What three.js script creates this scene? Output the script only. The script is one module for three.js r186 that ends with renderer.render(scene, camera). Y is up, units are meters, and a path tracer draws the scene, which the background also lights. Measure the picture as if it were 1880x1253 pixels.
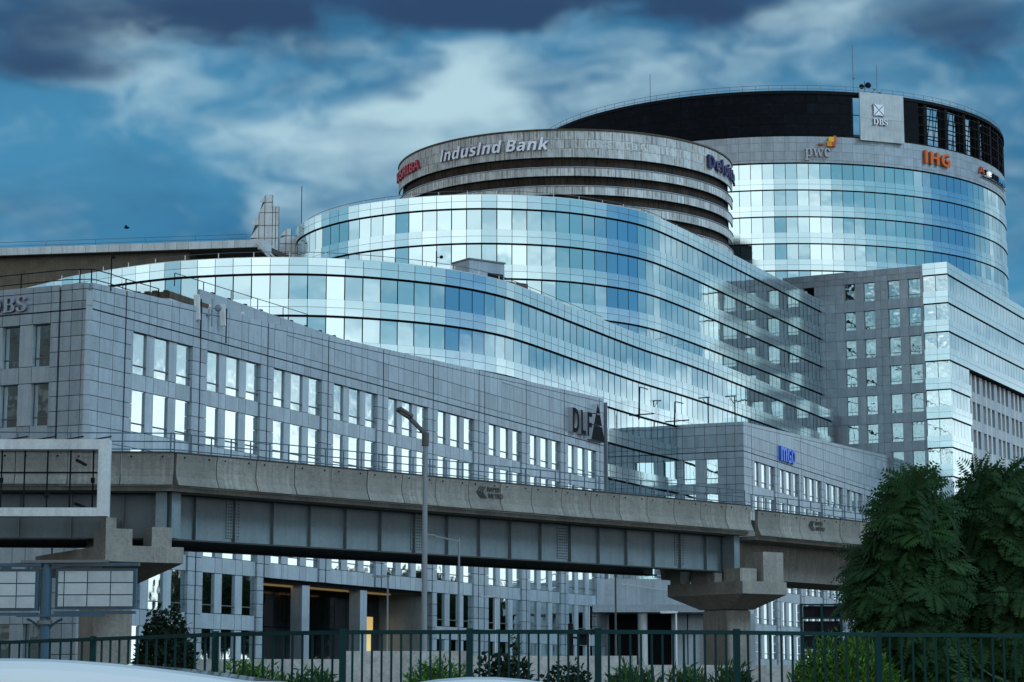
import * as THREE from 'three';
import { FontLoader } from 'three/addons/loaders/FontLoader.js';
import { TextGeometry } from 'three/addons/geometries/TextGeometry.js';
import { RoundedBoxGeometry } from 'three/addons/geometries/RoundedBoxGeometry.js';
import { mergeGeometries } from 'three/addons/utils/BufferGeometryUtils.js';
import { RectAreaLightUniformsLib } from 'three/addons/lights/RectAreaLightUniformsLib.js';

// ---------------------------------------------------------------- camera, sky, sun, exposure
const scene = new THREE.Scene();
const camera = new THREE.PerspectiveCamera(17.805, 1880 / 1253, 0.5, 6000);
camera.position.set(0, 1.5, 0);
camera.rotation.set(Math.atan2(635.5, 4000), 0, 0);
const renderer = new THREE.WebGLRenderer({ antialias: true });
renderer.toneMapping = THREE.LinearToneMapping;
renderer.toneMappingExposure = 1.32;
renderer.shadowMap.enabled = true;
RectAreaLightUniformsLib.init();

// seeded randomness and noise
let seed = 12345;
const rnd = () => { seed = (seed * 1664525 + 1013904223) >>> 0; return seed / 4294967296; };
const rr = (a, b) => a + (b - a) * rnd();
function hash3(x, y, z) {
  let h = Math.imul(x, 374761393) ^ Math.imul(y, 668265263) ^ Math.imul(z, 2147483647 ^ 0x5bd1e995);
  h = Math.imul(h ^ (h >>> 13), 1274126177); h ^= h >>> 16;
  return (h >>> 0) / 4294967296;
}
const fade = (t) => t * t * t * (t * (t * 6 - 15) + 10);
function vnoise(x, y, z) {
  const xi = Math.floor(x), yi = Math.floor(y), zi = Math.floor(z);
  const u = fade(x - xi), v = fade(y - yi), w = fade(z - zi);
  const L = (a, b, t) => a + (b - a) * t;
  const c = (i, j, k) => hash3(xi + i, yi + j, zi + k);
  return L(L(L(c(0, 0, 0), c(1, 0, 0), u), L(c(0, 1, 0), c(1, 1, 0), u), v), L(L(c(0, 0, 1), c(1, 0, 1), u), L(c(0, 1, 1), c(1, 1, 1), u), v), w);
}
function fbm(x, y, z, oct = 5) { let s = 0, a = 0.5, n = 0; for (let i = 0; i < oct; i++) { s += a * vnoise(x, y, z); n += a; a *= 0.52; x = x * 2.03 + 7.1; y = y * 2.03 + 3.7; z = z * 2.03 + 1.9; } return s / n; }
const sst = (a, b, x) => { const t = Math.min(1, Math.max(0, (x - a) / (b - a))); return t * t * (3 - 2 * t); };
const mix3 = (a, b, t) => [a[0] + (b[0] - a[0]) * t, a[1] + (b[1] - a[1]) * t, a[2] + (b[2] - a[2]) * t];

const SUN_AZ = 116 * Math.PI / 180, SUN_EL = 38 * Math.PI / 180;   // hidden sun: to the right behind the camera
{
  const W = 4096, H = 2048, data = new Float32Array(W * H * 4);
  const BLUE = [0.044, 0.19, 0.335], DEEP = [0.016, 0.095, 0.205], LIGHT = [0.34, 0.50, 0.57], WHITE = [1.0, 1.08, 1.08], DARK = [0.022, 0.052, 0.115], PALE = [0.16, 0.36, 0.47];
  // the cloud masses that stand ahead, in degrees to the right of straight ahead and above the horizon: [azimuth, elevation, spread, spread, weight]
  const heaps = [
    [-11.3, 17.0, 2.0, 0.7, 0.55], [-9.8, 15.6, 2.8, 0.9, 0.75], [-5.6, 14.2, 2.2, 0.9, 0.95], [-0.8, 15.6, 1.5, 1.0, 1.1], [-2.8, 14.6, 2.4, 1.1, 0.75], [8.7, 17.5, 2.2, 0.7, 0.7], [2.2, 14.4, 2.6, 1.0, 0.45],
    [-4.0, 12.4, 3.0, 0.8, 0.5], [5.5, 16.0, 3.0, 0.8, 0.35], [11.8, 14.2, 2.0, 1.6, 0.25],
  ];
  const lids = [
    [-8.2, 17.4, 4.0, 0.80, 1.15], [-1.0, 17.9, 4.2, 0.85, 1.05], [-12.6, 15.7, 2.0, 0.9, 0.85], [-14, 17, 2, 1.4, 0.5], [12.2, 16.9, 2.2, 1.0, 0.95], [4.8, 18.0, 2.6, 0.75, 0.85], [-12.8, 12.2, 2.4, 0.9, 0.45], [-5.5, 16.4, 1.6, 0.6, 0.4], [-9.5, 13.2, 2.4, 0.7, 0.3], [0, 21, 16, 2.6, 1.1],
  ];
  for (let j = 0; j < H; j++) {
    const el = ((j + 0.5) / H - 0.5) * Math.PI;
    for (let i = 0; i < W; i++) {
      const al = ((i + 0.5) / W - 0.5) * 2 * Math.PI, k = (j * W + i) * 4;
      if (el < -0.02) { data[k] = 0.06; data[k + 1] = 0.09; data[k + 2] = 0.11; data[k + 3] = 1; continue; }
      const cx = Math.cos(al) * Math.cos(el), cy = Math.sin(el), cz = Math.sin(al) * Math.cos(el);
      const az = Math.atan2(cx, -cz), E = el * 57.2958, A = az * 57.2958;
      const q = 1 / (Math.max(cy, 0) + 0.16), px = cx * q, pz = cz * q;
      const w1 = fbm(px * 1.6 + 11, pz * 1.6, 2.5, 5), w2 = fbm(px * 1.6, pz * 1.6 + 31, 7.5, 5);
      const n1 = fbm(px * 0.85 + 0.7 * w1, pz * 0.85 + 0.7 * w2, 0.5, 4);
      const n2 = fbm(px * 0.9 + 0.8 * w2 + 40, pz * 0.9 + 0.8 * w1, 3.5, 5);
      const fine = fbm(cx * 14 + w1 * 3, cy * 40, cz * 14 + w2 * 3, 5);
      // how far towards the hidden sun: the whole half of the sky on that side is brighter
      const side = 0.5 - 0.5 * Math.cos(Math.min(Math.PI, Math.abs(A) / 57.2958 * 1.9));
      let light = sst(0.44, 0.66, n1 * 0.80 + fine * 0.20) * (0.55 + 0.45 * side);
      let dark = Math.max(sst(0.47, 0.66, n2) * sst(12, 20, E) * 0.7, sst(17, 30, E) * (0.72 + 0.5 * (w1 - 0.5)));
      const ahead = sst(26, 15, Math.abs(A)) * sst(24, 19, E);
      if (ahead > 0) {
        const d0 = fbm(A * 0.22, E * 0.5, 4.5, 4), d1 = fbm(A * 0.42 + d0 * 3, E * 0.95 + d0 * 2, 9.5, 7), d2 = fbm(A * 0.30 + 50 + d0 * 2, E * 0.8, 14.5, 7);
        const a = A + (d0 - 0.5) * 4, e = E + (d2 - 0.5) * 1.6;
        let lg = 0, dk = 0;
        for (const [b, c, s, t, m] of heaps) lg += m * Math.exp(-(((a - b) / s) ** 2) - ((e - c) / t) ** 2);
        for (const [b, c, s, t, m] of lids) dk += m * Math.exp(-(((a - b) / s) ** 2) - ((e - c) / t) ** 2);
        light = light * (1 - ahead) + ahead * sst(-0.15, 1.3, lg * 0.95 + (d1 - 0.5) * 1.7);
        dark = dark * (1 - ahead) + ahead * sst(0.05, 1.25, dk + (d2 - 0.5) * 1.3);
      }
      let c = mix3(mix3(BLUE, DEEP, sst(0.35, 0.7, w2) * 0.9), PALE, side);
      c = mix3(c, mix3(LIGHT, WHITE, side), light);
      const gap = Math.exp(-(((Math.abs(A - 88 - (w1 - 0.5) * 26)) / 17) ** 2)) * sst(5, 10, E) * sst(40, 22, E);   // a break of deep blue sky off to the right, as the curved glass mirrors it
      c = mix3(c, [0.055, 0.205, 0.40], gap * 0.9);
      c = mix3(c, mix3([0.34, 0.50, 0.57], [1.15, 1.24, 1.26], Math.min(1, side * 1.7)), sst(10.0, 6.0, E + (fine - 0.5) * 5) * 0.92);   // bright haze low over the horizon
      c = mix3(c, mix3(DARK, [0.085, 0.14, 0.21], side * 0.8), dark);
      data[k] = c[0]; data[k + 1] = c[1]; data[k + 2] = c[2]; data[k + 3] = 1;
    }
  }
  const sky = new THREE.DataTexture(data, W, H, THREE.RGBAFormat, THREE.FloatType);
  sky.mapping = THREE.EquirectangularReflectionMapping; sky.magFilter = THREE.LinearFilter; sky.minFilter = THREE.LinearFilter; sky.needsUpdate = true;
  scene.background = sky; scene.environment = sky;
}
const sun = new THREE.DirectionalLight(new THREE.Color(0.58, 0.83, 1.0), 1.5);
{
  const d = new THREE.Vector3(Math.sin(SUN_AZ) * Math.cos(SUN_EL), Math.sin(SUN_EL), -Math.cos(SUN_AZ) * Math.cos(SUN_EL));
  sun.position.set(10 + d.x * 500, d.y * 500, -220 + d.z * 500); sun.target.position.set(10, 0, -220);
  sun.castShadow = true; sun.shadow.radius = 32; sun.shadow.mapSize.set(4096, 4096);
  Object.assign(sun.shadow.camera, { left: -260, right: 260, top: 260, bottom: -260, near: 1, far: 1200 });
  scene.add(sun, sun.target);
}

// ---------------------------------------------------------------- textures and materials
function noiseTexture(size, fn) {   // fn(u, v) in 0..1 gives [r, g, b] bytes; made to tile by blending across the seams
  const d = new Uint8Array(size * size * 4);
  for (let y = 0; y < size; y++) for (let x = 0; x < size; x++) { const c = fn(x / size, y / size), k = (y * size + x) * 4; d[k] = c[0]; d[k + 1] = c[1]; d[k + 2] = c[2]; d[k + 3] = 255; }
  const t = new THREE.DataTexture(d, size, size); t.wrapS = t.wrapT = THREE.RepeatWrapping; t.magFilter = THREE.LinearFilter; t.minFilter = THREE.LinearMipmapLinearFilter; t.generateMipmaps = true; t.needsUpdate = true;
  return t;
}
function tiled(u, v, fx, fy, s, oct = 4) {   // tileable fbm from four shifted samples
  const f = (a, b) => fbm(a * fx, b * fy, s, oct);
  const bu = sst(0.75, 1, u), bv = sst(0.75, 1, v);
  const a = f(u, v) * (1 - bu) + f(u - 1, v) * bu, b = f(u, v - 1) * (1 - bu) + f(u - 1, v - 1) * bu;
  return a * (1 - bv) + b * bv;
}
const cl8 = (v) => Math.max(0, Math.min(255, Math.round(v)));
const grey = (v) => [cl8(v * 255), cl8(v * 255), cl8(v * 255)];
const T = {};
T.panel = noiseTexture(512, (u, v) => { const b = tiled(u, v, 6, 6, 1), s = tiled(u, v, 40, 2.2, 9), f = tiled(u, v, 90, 90, 4, 2); return grey(0.84 + 0.14 * (b - 0.5) + 0.12 * (s - 0.5) + 0.08 * (f - 0.5)); });
T.stain = noiseTexture(512, (u, v) => {
  const b = tiled(u, v, 7, 7, 21), s = tiled(u, v, 48, 1.6, 33), s2 = tiled(u, v, 70, 3, 41, 3), f = tiled(u, v, 90, 90, 4, 2);
  const k = sst(0.46, 0.7, s * 0.7 + b * 0.3), r = sst(0.56, 0.72, s2 * 0.6 + b * 0.4);
  const base = 0.86 + 0.14 * (f - 0.5) - 0.24 * k;
  return [cl8(255 * (base - 0.07 * r)), cl8(255 * (base - 0.15 * r)), cl8(255 * (base - 0.23 * r))];
});
T.concrete = noiseTexture(512, (u, v) => {
  const b = tiled(u, v, 5, 5, 51), s = tiled(u, v, 44, 2, 63), f = tiled(u, v, 120, 120, 71, 3), p = tiled(u, v, 34, 34, 77, 3);
  const k = sst(0.5, 0.72, s * 0.6 + b * 0.4), g = 0.80 + 0.26 * (b - 0.5) + 0.18 * (f - 0.5) + 0.14 * (p - 0.5) - 0.09 * k;
  return [cl8(255 * g), cl8(255 * g * 0.99), cl8(255 * g * 0.97)];
});
T.rough = noiseTexture(256, (u, v) => grey(0.5 + 0.5 * (tiled(u, v, 40, 40, 5, 4) - 0.5) * 2));
T.wave = noiseTexture(512, (u, v) => grey(0.5 + 1.2 * (tiled(u, v, 6, 5, 3, 2) - 0.5)));
T.bark = noiseTexture(256, (u, v) => grey(0.6 + 0.7 * (tiled(u, v, 30, 5, 15, 4) - 0.5)));
T.mesh = noiseTexture(256, (u, v) => { const a = vnoise(Math.floor(u * 42), Math.floor(v * 42), 3.5), b = vnoise(Math.floor(u * 128), Math.floor(v * 128), 8.5); const g = 0.45 + 0.45 * a + 0.25 * (b - 0.5); return [cl8(g * 225), cl8(g * 238), cl8(g * 255)]; });
for (const k of ['panel', 'stain', 'concrete', 'mesh']) T[k].colorSpace = THREE.SRGBColorSpace;
const tex = (t, sx, sy = sx) => { const c = t.clone(); c.repeat.set(1 / sx, 1 / sy); c.needsUpdate = true; return c; };
const lin = (r, g, b) => new THREE.Color().setRGB(r, g, b);
const dull = (r, g, b, o = {}) => new THREE.MeshPhysicalMaterial({ color: lin(r, g, b), roughness: 0.75, specularIntensity: 0.25, ...o });
const std = (r, g, b, o = {}) => new THREE.MeshStandardMaterial({ color: lin(r, g, b), roughness: 0.6, ...o });
const tP = tex(T.panel, 9, 7), tS = tex(T.stain, 7, 6), tC = tex(T.concrete, 6, 5), tW = tex(T.wave, 9, 9), tW2 = tex(T.wave, 5, 5), tR = tex(T.rough, 1.5), tM = tex(T.mesh, 22);
const shades = (n, lo, hi, f) => Array.from({ length: n }, (_, i) => f(lo + (hi - lo) * i / (n - 1)));
const M = {
  // reflective coated glass of the curtain walls: panes and spandrels of slightly uneven coating
  pane: shades(4, 0.95, 1.04, (k) => new THREE.MeshPhysicalMaterial({ color: lin(0.54 * k, 0.69 * k, 0.74 * k), metalness: 1, roughness: 0.035, bumpMap: tW, bumpScale: 0.003 })),
  spandrel: shades(4, 0.95, 1.05, (k) => new THREE.MeshPhysicalMaterial({ color: lin(0.60 * k, 0.75 * k, 0.80 * k), metalness: 1, roughness: 0.13, bumpMap: tW, bumpScale: 0.0035 })),
  window: shades(3, 0.94, 1.04, (k) => new THREE.MeshPhysicalMaterial({ color: lin(0.60 * k, 0.72 * k, 0.75 * k), metalness: 1, roughness: 0.03, bumpMap: tW2, bumpScale: 0.005 })),
  cornerGlass: shades(3, 0.95, 1.03, (k) => new THREE.MeshPhysicalMaterial({ color: lin(0.72 * k, 0.80 * k, 0.82 * k), metalness: 1, roughness: 0.03, bumpMap: tW2, bumpScale: 0.006 })),
  wavy: shades(3, 0.9, 1.05, (k) => new THREE.MeshPhysicalMaterial({ color: lin(0.36 * k, 0.47 * k, 0.50 * k), metalness: 1, roughness: 0.03, bumpMap: tW2, bumpScale: 0.012 })),
  darkGlass: shades(3, 0.8, 1.2, (k) => new THREE.MeshPhysicalMaterial({ color: lin(0.012 * k, 0.017 * k, 0.02 * k), metalness: 0, roughness: 0.05, bumpMap: tW2, bumpScale: 0.006 })),
  clad: shades(5, 0.94, 1.06, (k) => std(0.41 * k, 0.50 * k, 0.585 * k, { map: tP, roughness: 0.42, metalness: 0.25 })),
  cladPier: shades(3, 0.97, 1.06, (k) => std(0.47 * k, 0.56 * k, 0.64 * k, { map: tP, roughness: 0.45, metalness: 0.2 })),
  cladWhite: shades(3, 0.95, 1.06, (k) => std(0.74 * k, 0.80 * k, 0.84 * k, { map: tP, roughness: 0.45 })),
  cladPale: shades(3, 0.95, 1.08, (k) => std(0.60 * k, 0.64 * k, 0.67 * k, { map: tP, roughness: 0.45, metalness: 0.2 })),
  cladG: shades(5, 0.94, 1.05, (k) => std(0.44 * k, 0.51 * k, 0.58 * k, { map: tP, roughness: 0.4, metalness: 0.25 })),
  stained: shades(6, 0.78, 1.12, (k) => std(0.74 * k, 0.77 * k, 0.78 * k, { map: tS, roughness: 0.6 })),
  louvre: shades(4, 0.7, 1.15, (k) => dull(0.060 * k, 0.046 * k, 0.038 * k, { map: tS })),
  joint: dull(0.016, 0.018, 0.02), slot: dull(0.008, 0.009, 0.011), coping: std(0.10, 0.075, 0.05, { map: tS, roughness: 0.7 }),
  frame: std(0.12, 0.13, 0.14, { roughness: 0.5, metalness: 0.4 }), alu: std(0.55, 0.57, 0.58, { roughness: 0.4, metalness: 0.6 }),
  black: dull(0.007, 0.008, 0.011), led: shades(4, 0.75, 1.2, (k) => dull(0.010 * k, 0.012 * k, 0.020 * k, { map: tM })), ledBack: dull(0.015, 0.013, 0.014),
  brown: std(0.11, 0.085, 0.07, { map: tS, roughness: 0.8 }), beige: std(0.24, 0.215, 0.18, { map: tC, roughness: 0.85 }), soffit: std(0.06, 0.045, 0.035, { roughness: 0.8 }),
  concrete: shades(4, 0.9, 1.1, (k) => std(0.33 * k, 0.325 * k, 0.31 * k, { map: tC, roughness: 0.85, bumpMap: tR, bumpScale: 0.004 })),
  lip: shades(3, 0.95, 1.08, (k) => std(0.40 * k, 0.395 * k, 0.38 * k, { map: tC, roughness: 0.8 })),
  girder: shades(4, 0.92, 1.08, (k) => std(0.19 * k, 0.255 * k, 0.29 * k, { map: tP, roughness: 0.55 })), girderDark: std(0.045, 0.05, 0.052, { map: tP, roughness: 0.7 }),
  bluePaint: std(0.055, 0.105, 0.155, { roughness: 0.5 }), signBlue: std(0.025, 0.095, 0.16, { map: tP, roughness: 0.5 }), signPanel: shades(3, 0.94, 1.05, (k) => std(0.56 * k, 0.63 * k, 0.68 * k, { map: tP, roughness: 0.5 })),
  green: dull(0.006, 0.032, 0.034), whitePaint: std(0.78, 0.83, 0.87, { map: tP, roughness: 0.5 }), plaster: std(0.62, 0.63, 0.66, { map: tC, roughness: 0.85 }),
  galv: std(0.26, 0.30, 0.34, { roughness: 0.5, metalness: 0.5, map: tP }), lampHead: std(0.05, 0.045, 0.045, { roughness: 0.5 }), lens: std(0.35, 0.33, 0.3, { roughness: 0.2 }),
  red: std(0.42, 0.012, 0.035, { roughness: 0.4 }), orange: std(0.62, 0.12, 0.015, { roughness: 0.4 }), navy: std(0.025, 0.022, 0.11, { roughness: 0.4 }), blueSign: std(0.0, 0.12, 0.62, { roughness: 0.35 }), cyan: std(0.01, 0.30, 0.55, { roughness: 0.4 }),
  letterWhite: std(0.82, 0.84, 0.92, { roughness: 0.35 }), letterSide: std(0.16, 0.14, 0.24, { roughness: 0.5 }), letterGrey: std(0.40, 0.41, 0.44, { roughness: 0.4 }), yellow: std(0.75, 0.50, 0.02, { roughness: 0.4 }), amber: std(0.72, 0.24, 0.01, { roughness: 0.4 }), rust: std(0.45, 0.07, 0.01, { roughness: 0.4 }),
  asphalt: std(0.05, 0.05, 0.052, { map: tC, roughness: 0.9 }), earth: std(0.10, 0.085, 0.06, { map: tC, roughness: 0.95 }), paving: std(0.22, 0.21, 0.20, { map: tC, roughness: 0.9 }),
  carPaint: new THREE.MeshPhysicalMaterial({ color: lin(0.72, 0.74, 0.76), roughness: 0.3, clearcoat: 1, clearcoatRoughness: 0.05 }), carGlass: new THREE.MeshPhysicalMaterial({ color: lin(0.01, 0.012, 0.02), roughness: 0.04, clearcoat: 1 }), tyre: std(0.02, 0.02, 0.02, { roughness: 0.9 }),
  bark: std(0.10, 0.08, 0.06, { map: tex(T.bark, 0.5), roughness: 0.95 }),
  warm: new THREE.MeshStandardMaterial({ color: lin(0.6, 0.5, 0.3), emissive: lin(0.75, 0.50, 0.16), emissiveIntensity: 0.55, roughness: 0.6 }), strip: new THREE.MeshStandardMaterial({ color: lin(0.5, 0.4, 0.2), emissive: lin(0.8, 0.5, 0.18), emissiveIntensity: 0.12, roughness: 0.6 }),
  lit: new THREE.MeshStandardMaterial({ color: lin(0.8, 0.8, 0.8), emissive: lin(1, 1, 1), emissiveIntensity: 0.35, roughness: 0.5 }),
};
const leafMat = (r, g, b) => new THREE.MeshPhysicalMaterial({ color: lin(r, g, b), roughness: 0.8, specularIntensity: 0.3, transmission: 0.3, thickness: 0, side: THREE.DoubleSide, vertexColors: true });
const pick = (m) => (Array.isArray(m) ? m[Math.floor(rnd() * m.length)] : m);

// ---------------------------------------------------------------- helpers
const used = {};
const numbered = (n) => { const k = used[n] = (used[n] ?? -1) + 1; return k ? `${n}_${String(k).padStart(3, '0')}` : n; };
function thing(name, label, category, [x, y, z] = [0, 0, 0], group) {
  const o = new THREE.Group(); o.name = numbered(name); o.position.set(x, y, z); o.userData = { label, category }; if (group) o.userData.group = group;
  scene.add(o); return o;
}
function part(parent, name, geo, mat, x = 0, y = 0, z = 0, ry = 0) {
  const m = new THREE.Mesh(geo, mat); m.name = name; m.position.set(x, y, z); m.rotation.y = ry; m.castShadow = m.receiveShadow = true; parent.add(m); return m;
}
function structure(name, geo, mat) { const m = part(scene, numbered(name), geo, mat); m.userData = { kind: 'structure' }; return m; }
const boxCache = new Map();
function boxGeo(w, h, t, v = Math.floor(rnd() * 6)) {   // a box with uv in metres; six variants look at different places of a texture
  const key = `${w.toFixed(3)},${h.toFixed(3)},${t.toFixed(3)},${v}`;
  if (boxCache.has(key)) return boxCache.get(key);
  const g = new THREE.BoxGeometry(w, h, t), p = g.attributes.position, n = g.attributes.normal, uv = g.attributes.uv, ox = v * 3.37, oy = v * 5.13;
  for (let i = 0; i < p.count; i++) {
    const a = Math.abs(n.getX(i)) > 0.5, b = Math.abs(n.getY(i)) > 0.5;
    uv.setXY(i, (a ? p.getZ(i) : p.getX(i)) + ox, (b ? p.getZ(i) : p.getY(i)) + oy);
  }
  boxCache.set(key, g); return g;
}
function metreUV(g, s = 1) {   // uv in metres from positions, by the axis the face points along
  const p = g.attributes.position; if (!g.attributes.normal) g.computeVertexNormals(); const n = g.attributes.normal, uv = new Float32Array(p.count * 2);
  for (let i = 0; i < p.count; i++) {
    const ax = Math.abs(n.getX(i)), ay = Math.abs(n.getY(i)), az = Math.abs(n.getZ(i));
    uv[2 * i] = (ax > ay && ax > az ? p.getZ(i) : p.getX(i)) * s; uv[2 * i + 1] = (ay > ax && ay > az ? p.getZ(i) : p.getY(i)) * s;
  }
  g.setAttribute('uv', new THREE.BufferAttribute(uv, 2)); return g;
}
const bar = (a, b, r, seg = 6) => {   // a round bar from a to b
  const A = new THREE.Vector3(...a), B = new THREE.Vector3(...b), g = new THREE.CylinderGeometry(r, r, A.distanceTo(B), seg);
  g.applyQuaternion(new THREE.Quaternion().setFromUnitVectors(new THREE.Vector3(0, 1, 0), B.clone().sub(A).normalize()));
  const c = A.add(B).multiplyScalar(0.5); g.translate(c.x, c.y, c.z); return g;
};
const beam = (a, b, w, h) => {   // a square bar from a to b, w across and h deep
  const A = new THREE.Vector3(...a), B = new THREE.Vector3(...b), d = B.clone().sub(A), g = new THREE.BoxGeometry(w, h, d.length());
  const m = new THREE.Matrix4().lookAt(B, A, Math.abs(d.y) > 0.98 * d.length() ? new THREE.Vector3(1, 0, 0) : new THREE.Vector3(0, 1, 0));
  g.applyMatrix4(m); const c = A.add(B).multiplyScalar(0.5); g.translate(c.x, c.y, c.z); return g;
};
const merge = (list) => mergeGeometries(list.map((g) => { const q = g.index ? g.toNonIndexed() : g; for (const k of Object.keys(q.attributes)) if (!['position', 'normal', 'uv', 'color'].includes(k)) q.deleteAttribute(k); return q; }));
// a straight face of a building: o = its left end as seen from outside, u = direction along it, outward normal n
function face(ax, az, bx, bz) { const L = Math.hypot(bx - ax, bz - az), ux = (bx - ax) / L, uz = (bz - az) / L; return { ax, az, ux, uz, nx: -uz, nz: ux, L, ry: Math.atan2(-uz, ux) }; }
const on = (f, s, off = 0) => [f.ax + f.ux * s + f.nx * off, f.az + f.uz * s + f.nz * off];
function wallGeo(pts, y0, y1, close = false) {   // vertical sheet along a plan polyline
  const pos = [], n = close ? pts.length : pts.length - 1;
  for (let i = 0; i < n; i++) { const [a, b] = pts[i], [c, d] = pts[(i + 1) % pts.length]; pos.push(a, y0, b, c, y0, d, c, y1, d, a, y0, b, c, y1, d, a, y1, b); }
  const g = new THREE.BufferGeometry(); g.setAttribute('position', new THREE.Float32BufferAttribute(pos, 3)); g.computeVertexNormals(); return metreUV(g);
}
function prism(pts, y0, y1) {   // solid block over a plan polygon [x, z]
  const s = new THREE.Shape(pts.map(([x, z]) => new THREE.Vector2(x, -z)));
  const g = new THREE.ExtrudeGeometry(s, { depth: y1 - y0, bevelEnabled: false }); g.rotateX(-Math.PI / 2); g.translate(0, y0, 0); return metreUV(g);
}
// ---- what hides what, so that pieces nobody can see are not built
const screens = [];   // {id, pts, y0(s), y1(s)}
function screen(id, pts, y1, y0 = -5) { screens.push({ id, pts, y1, y0 }); }
function hidden(id, x, y, z) {
  for (const c of screens) {
    if (c.id === id) continue;
    for (let i = 0; i + 1 < c.pts.length; i++) {
      const [ax, az] = c.pts[i], [bx, bz] = c.pts[i + 1], ex = bx - ax, ez = bz - az, den = x * ez - z * ex;
      if (Math.abs(den) < 1e-9) continue;
      const t = (ax * ez - az * ex) / den, s = (ax * z - az * x) / den;
      if (t > 0.02 && t < 0.985 && s >= 0 && s <= 1) {
        const yr = 1.5 + (y - 1.5) * t, hi = typeof c.y1 === 'function' ? c.y1(ax + ex * s, az + ez * s) : c.y1;
        if (yr < hi - 0.5 && yr > c.y0 + 0.5) return true;
      }
    }
  }
  return false;
}
const TP = Math.tan(Math.atan2(635.5, 4000)), CP = Math.cos(Math.atan2(635.5, 4000)), SP = Math.sin(Math.atan2(635.5, 4000));
function inFrame(x, y, z, m = 60) {
  const Y = y - 1.5, d = -z * CP + Y * SP, v = Y * CP + z * SP; if (d < 1) return false;
  const px = 940 + 4000 * x / d, py = 626.5 - 4000 * v / d; return px > -m && px < 1880 + m && py > -m && py < 1253 + m;
}
class Pieces {   // collects the pieces of one building; the largest in view become parts, the rest one joined part
  constructor(group, id) { this.g = group; this.id = id; this.q = {}; }
  add(name, geo, mat, x, y, z, ry, area, nx, nz, tilt = 0, h = 0, keep = false) {
    const toward = -(x * nx + z * nz);
    if (!keep) { if (toward <= 0 || !inFrame(x, y, z)) return; if (hidden(this.id, x, y + h / 2, z) && hidden(this.id, x, y - h / 2, z)) return; }
    const d2 = x * x + z * z; (this.q[name] ??= []).push({ geo, mat, x, y, z, ry, tilt, w: area * Math.max(0.05, toward / Math.sqrt(d2)) / d2 });
  }
  finish(most = 300) {
    const b = this.g.position;
    for (const [name, list] of Object.entries(this.q)) {
      list.sort((p, q) => q.w - p.w);
      list.slice(0, most).forEach((p) => { const m = part(this.g, name, p.geo, p.mat, p.x - b.x, p.y - b.y, p.z - b.z, p.ry); if (p.tilt) { m.rotation.order = 'YXZ'; m.rotation.x = p.tilt; } });
      const rest = list.slice(most); if (!rest.length) continue;
      const byMat = new Map(); for (const p of rest) { if (!byMat.has(p.mat)) byMat.set(p.mat, []); byMat.get(p.mat).push(p); }
      for (const [mat, ps] of byMat) {
        const mm = new THREE.Matrix4(), e = new THREE.Euler();
        const m = part(this.g, `${name}_field`, mergeGeometries(ps.map((p) => { const g = p.geo.index ? p.geo.toNonIndexed() : p.geo.clone(); e.set(p.tilt, p.ry, 0, 'YXZ'); mm.makeRotationFromEuler(e); mm.setPosition(p.x - b.x, p.y - b.y, p.z - b.z); return g.applyMatrix4(mm); })), mat);
        m.userData = { kind: 'stuff' };
      }
    }
  }
}
const font = {};
for (const k of ['sans_bold', 'sans_regular', 'serif_bold', 'serif_regular']) font[k] = await new FontLoader().loadAsync(`fonts/droid/droid_${k}.typeface.json`);
function glyph(ch, f, size, depth, skew = 0) {
  const g = new TextGeometry(ch, { font: f, size, depth, curveSegments: 4, bevelEnabled: false }), p = g.attributes.position;
  if (skew) for (let i = 0; i < p.count; i++) p.setX(i, p.getX(i) + skew * p.getY(i));
  return g;
}
const advance = (ch, f, size) => (f.data.glyphs[ch] ?? f.data.glyphs['n']).ha * size / f.data.resolution;
// ---------------------------------------------------------------- the plan of the place (metres; camera at the origin, looking along -z)
const S = (k, pts) => pts.map(([x, z]) => [x * k, z * k]);
const gauss = () => (rnd() + rnd() + rnd() - 1.5) * 1.1;
const kC = 0.975, kD = 1.025;
const C_LINE = S(kC, [[-50, -216], [-46, -212], [-43.5, -209], [-40.7, -206.7], [-36.8, -203.8], [-32.2, -201.1], [-27.3, -199.55], [-22.2, -198.85], [-17.2, -199.25], [-12.4, -200.9], [-7.8, -203.5], [-4.1, -206.6], [-1.0, -210.5], [1.4, -215], [7.45, -228.4], [14.7, -244.3], [20.9, -256.4], [33, -283], [46.6, -313.5]]);
const D_LINE = S(kD, [[-22.5, -266], [-24.8, -262], [-26, -257.5], [-25.7, -253.3], [-24.6, -249.5], [-22.3, -245], [-18.4, -240.4], [-14, -237.3], [-9.3, -235.2], [-4.2, -234.25], [0.8, -234.6], [5.7, -236], [10.05, -238.6], [13.7, -241.7], [16.2, -245], [18.85, -249.8], [21.9, -255.8], [29, -270.7], [36.5, -286.5], [43.8, -301.9]]);
const C_TOP = 40.0, C_FLOOR = 3.80, D_TOP = 56.4, D_FLOOR = 4.0;
const A = face(-27.63, -141.0, 9.63, -223.73), AL = face(-57.0, -154.4, -27.95, -140.95);
const aTop = (x, z) => 27.8 + 0.0352 * Math.max(0, (x - A.ax) * A.ux + (z - A.az) * A.uz);
const B = face(26.1, -244.3, 26.1 + 0.406 * 76, -244.3 - 0.914 * 76), BL = face(26.1 - 0.914 * 9.2, -244.3 - 0.406 * 9.2, 26.1, -244.3);
const bTop = (x, z) => 31.1 + 0.037 * Math.max(0, (x - B.ax) * B.ux + (z - B.az) * B.uz);
const E1 = [39.4, -311.8], E2 = [60.9, -300.4], E3 = [102, -379.7];
const EL = face(...E1, ...E2), ER = face(...E2, ...E3), E_TOP = 60.3;
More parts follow.
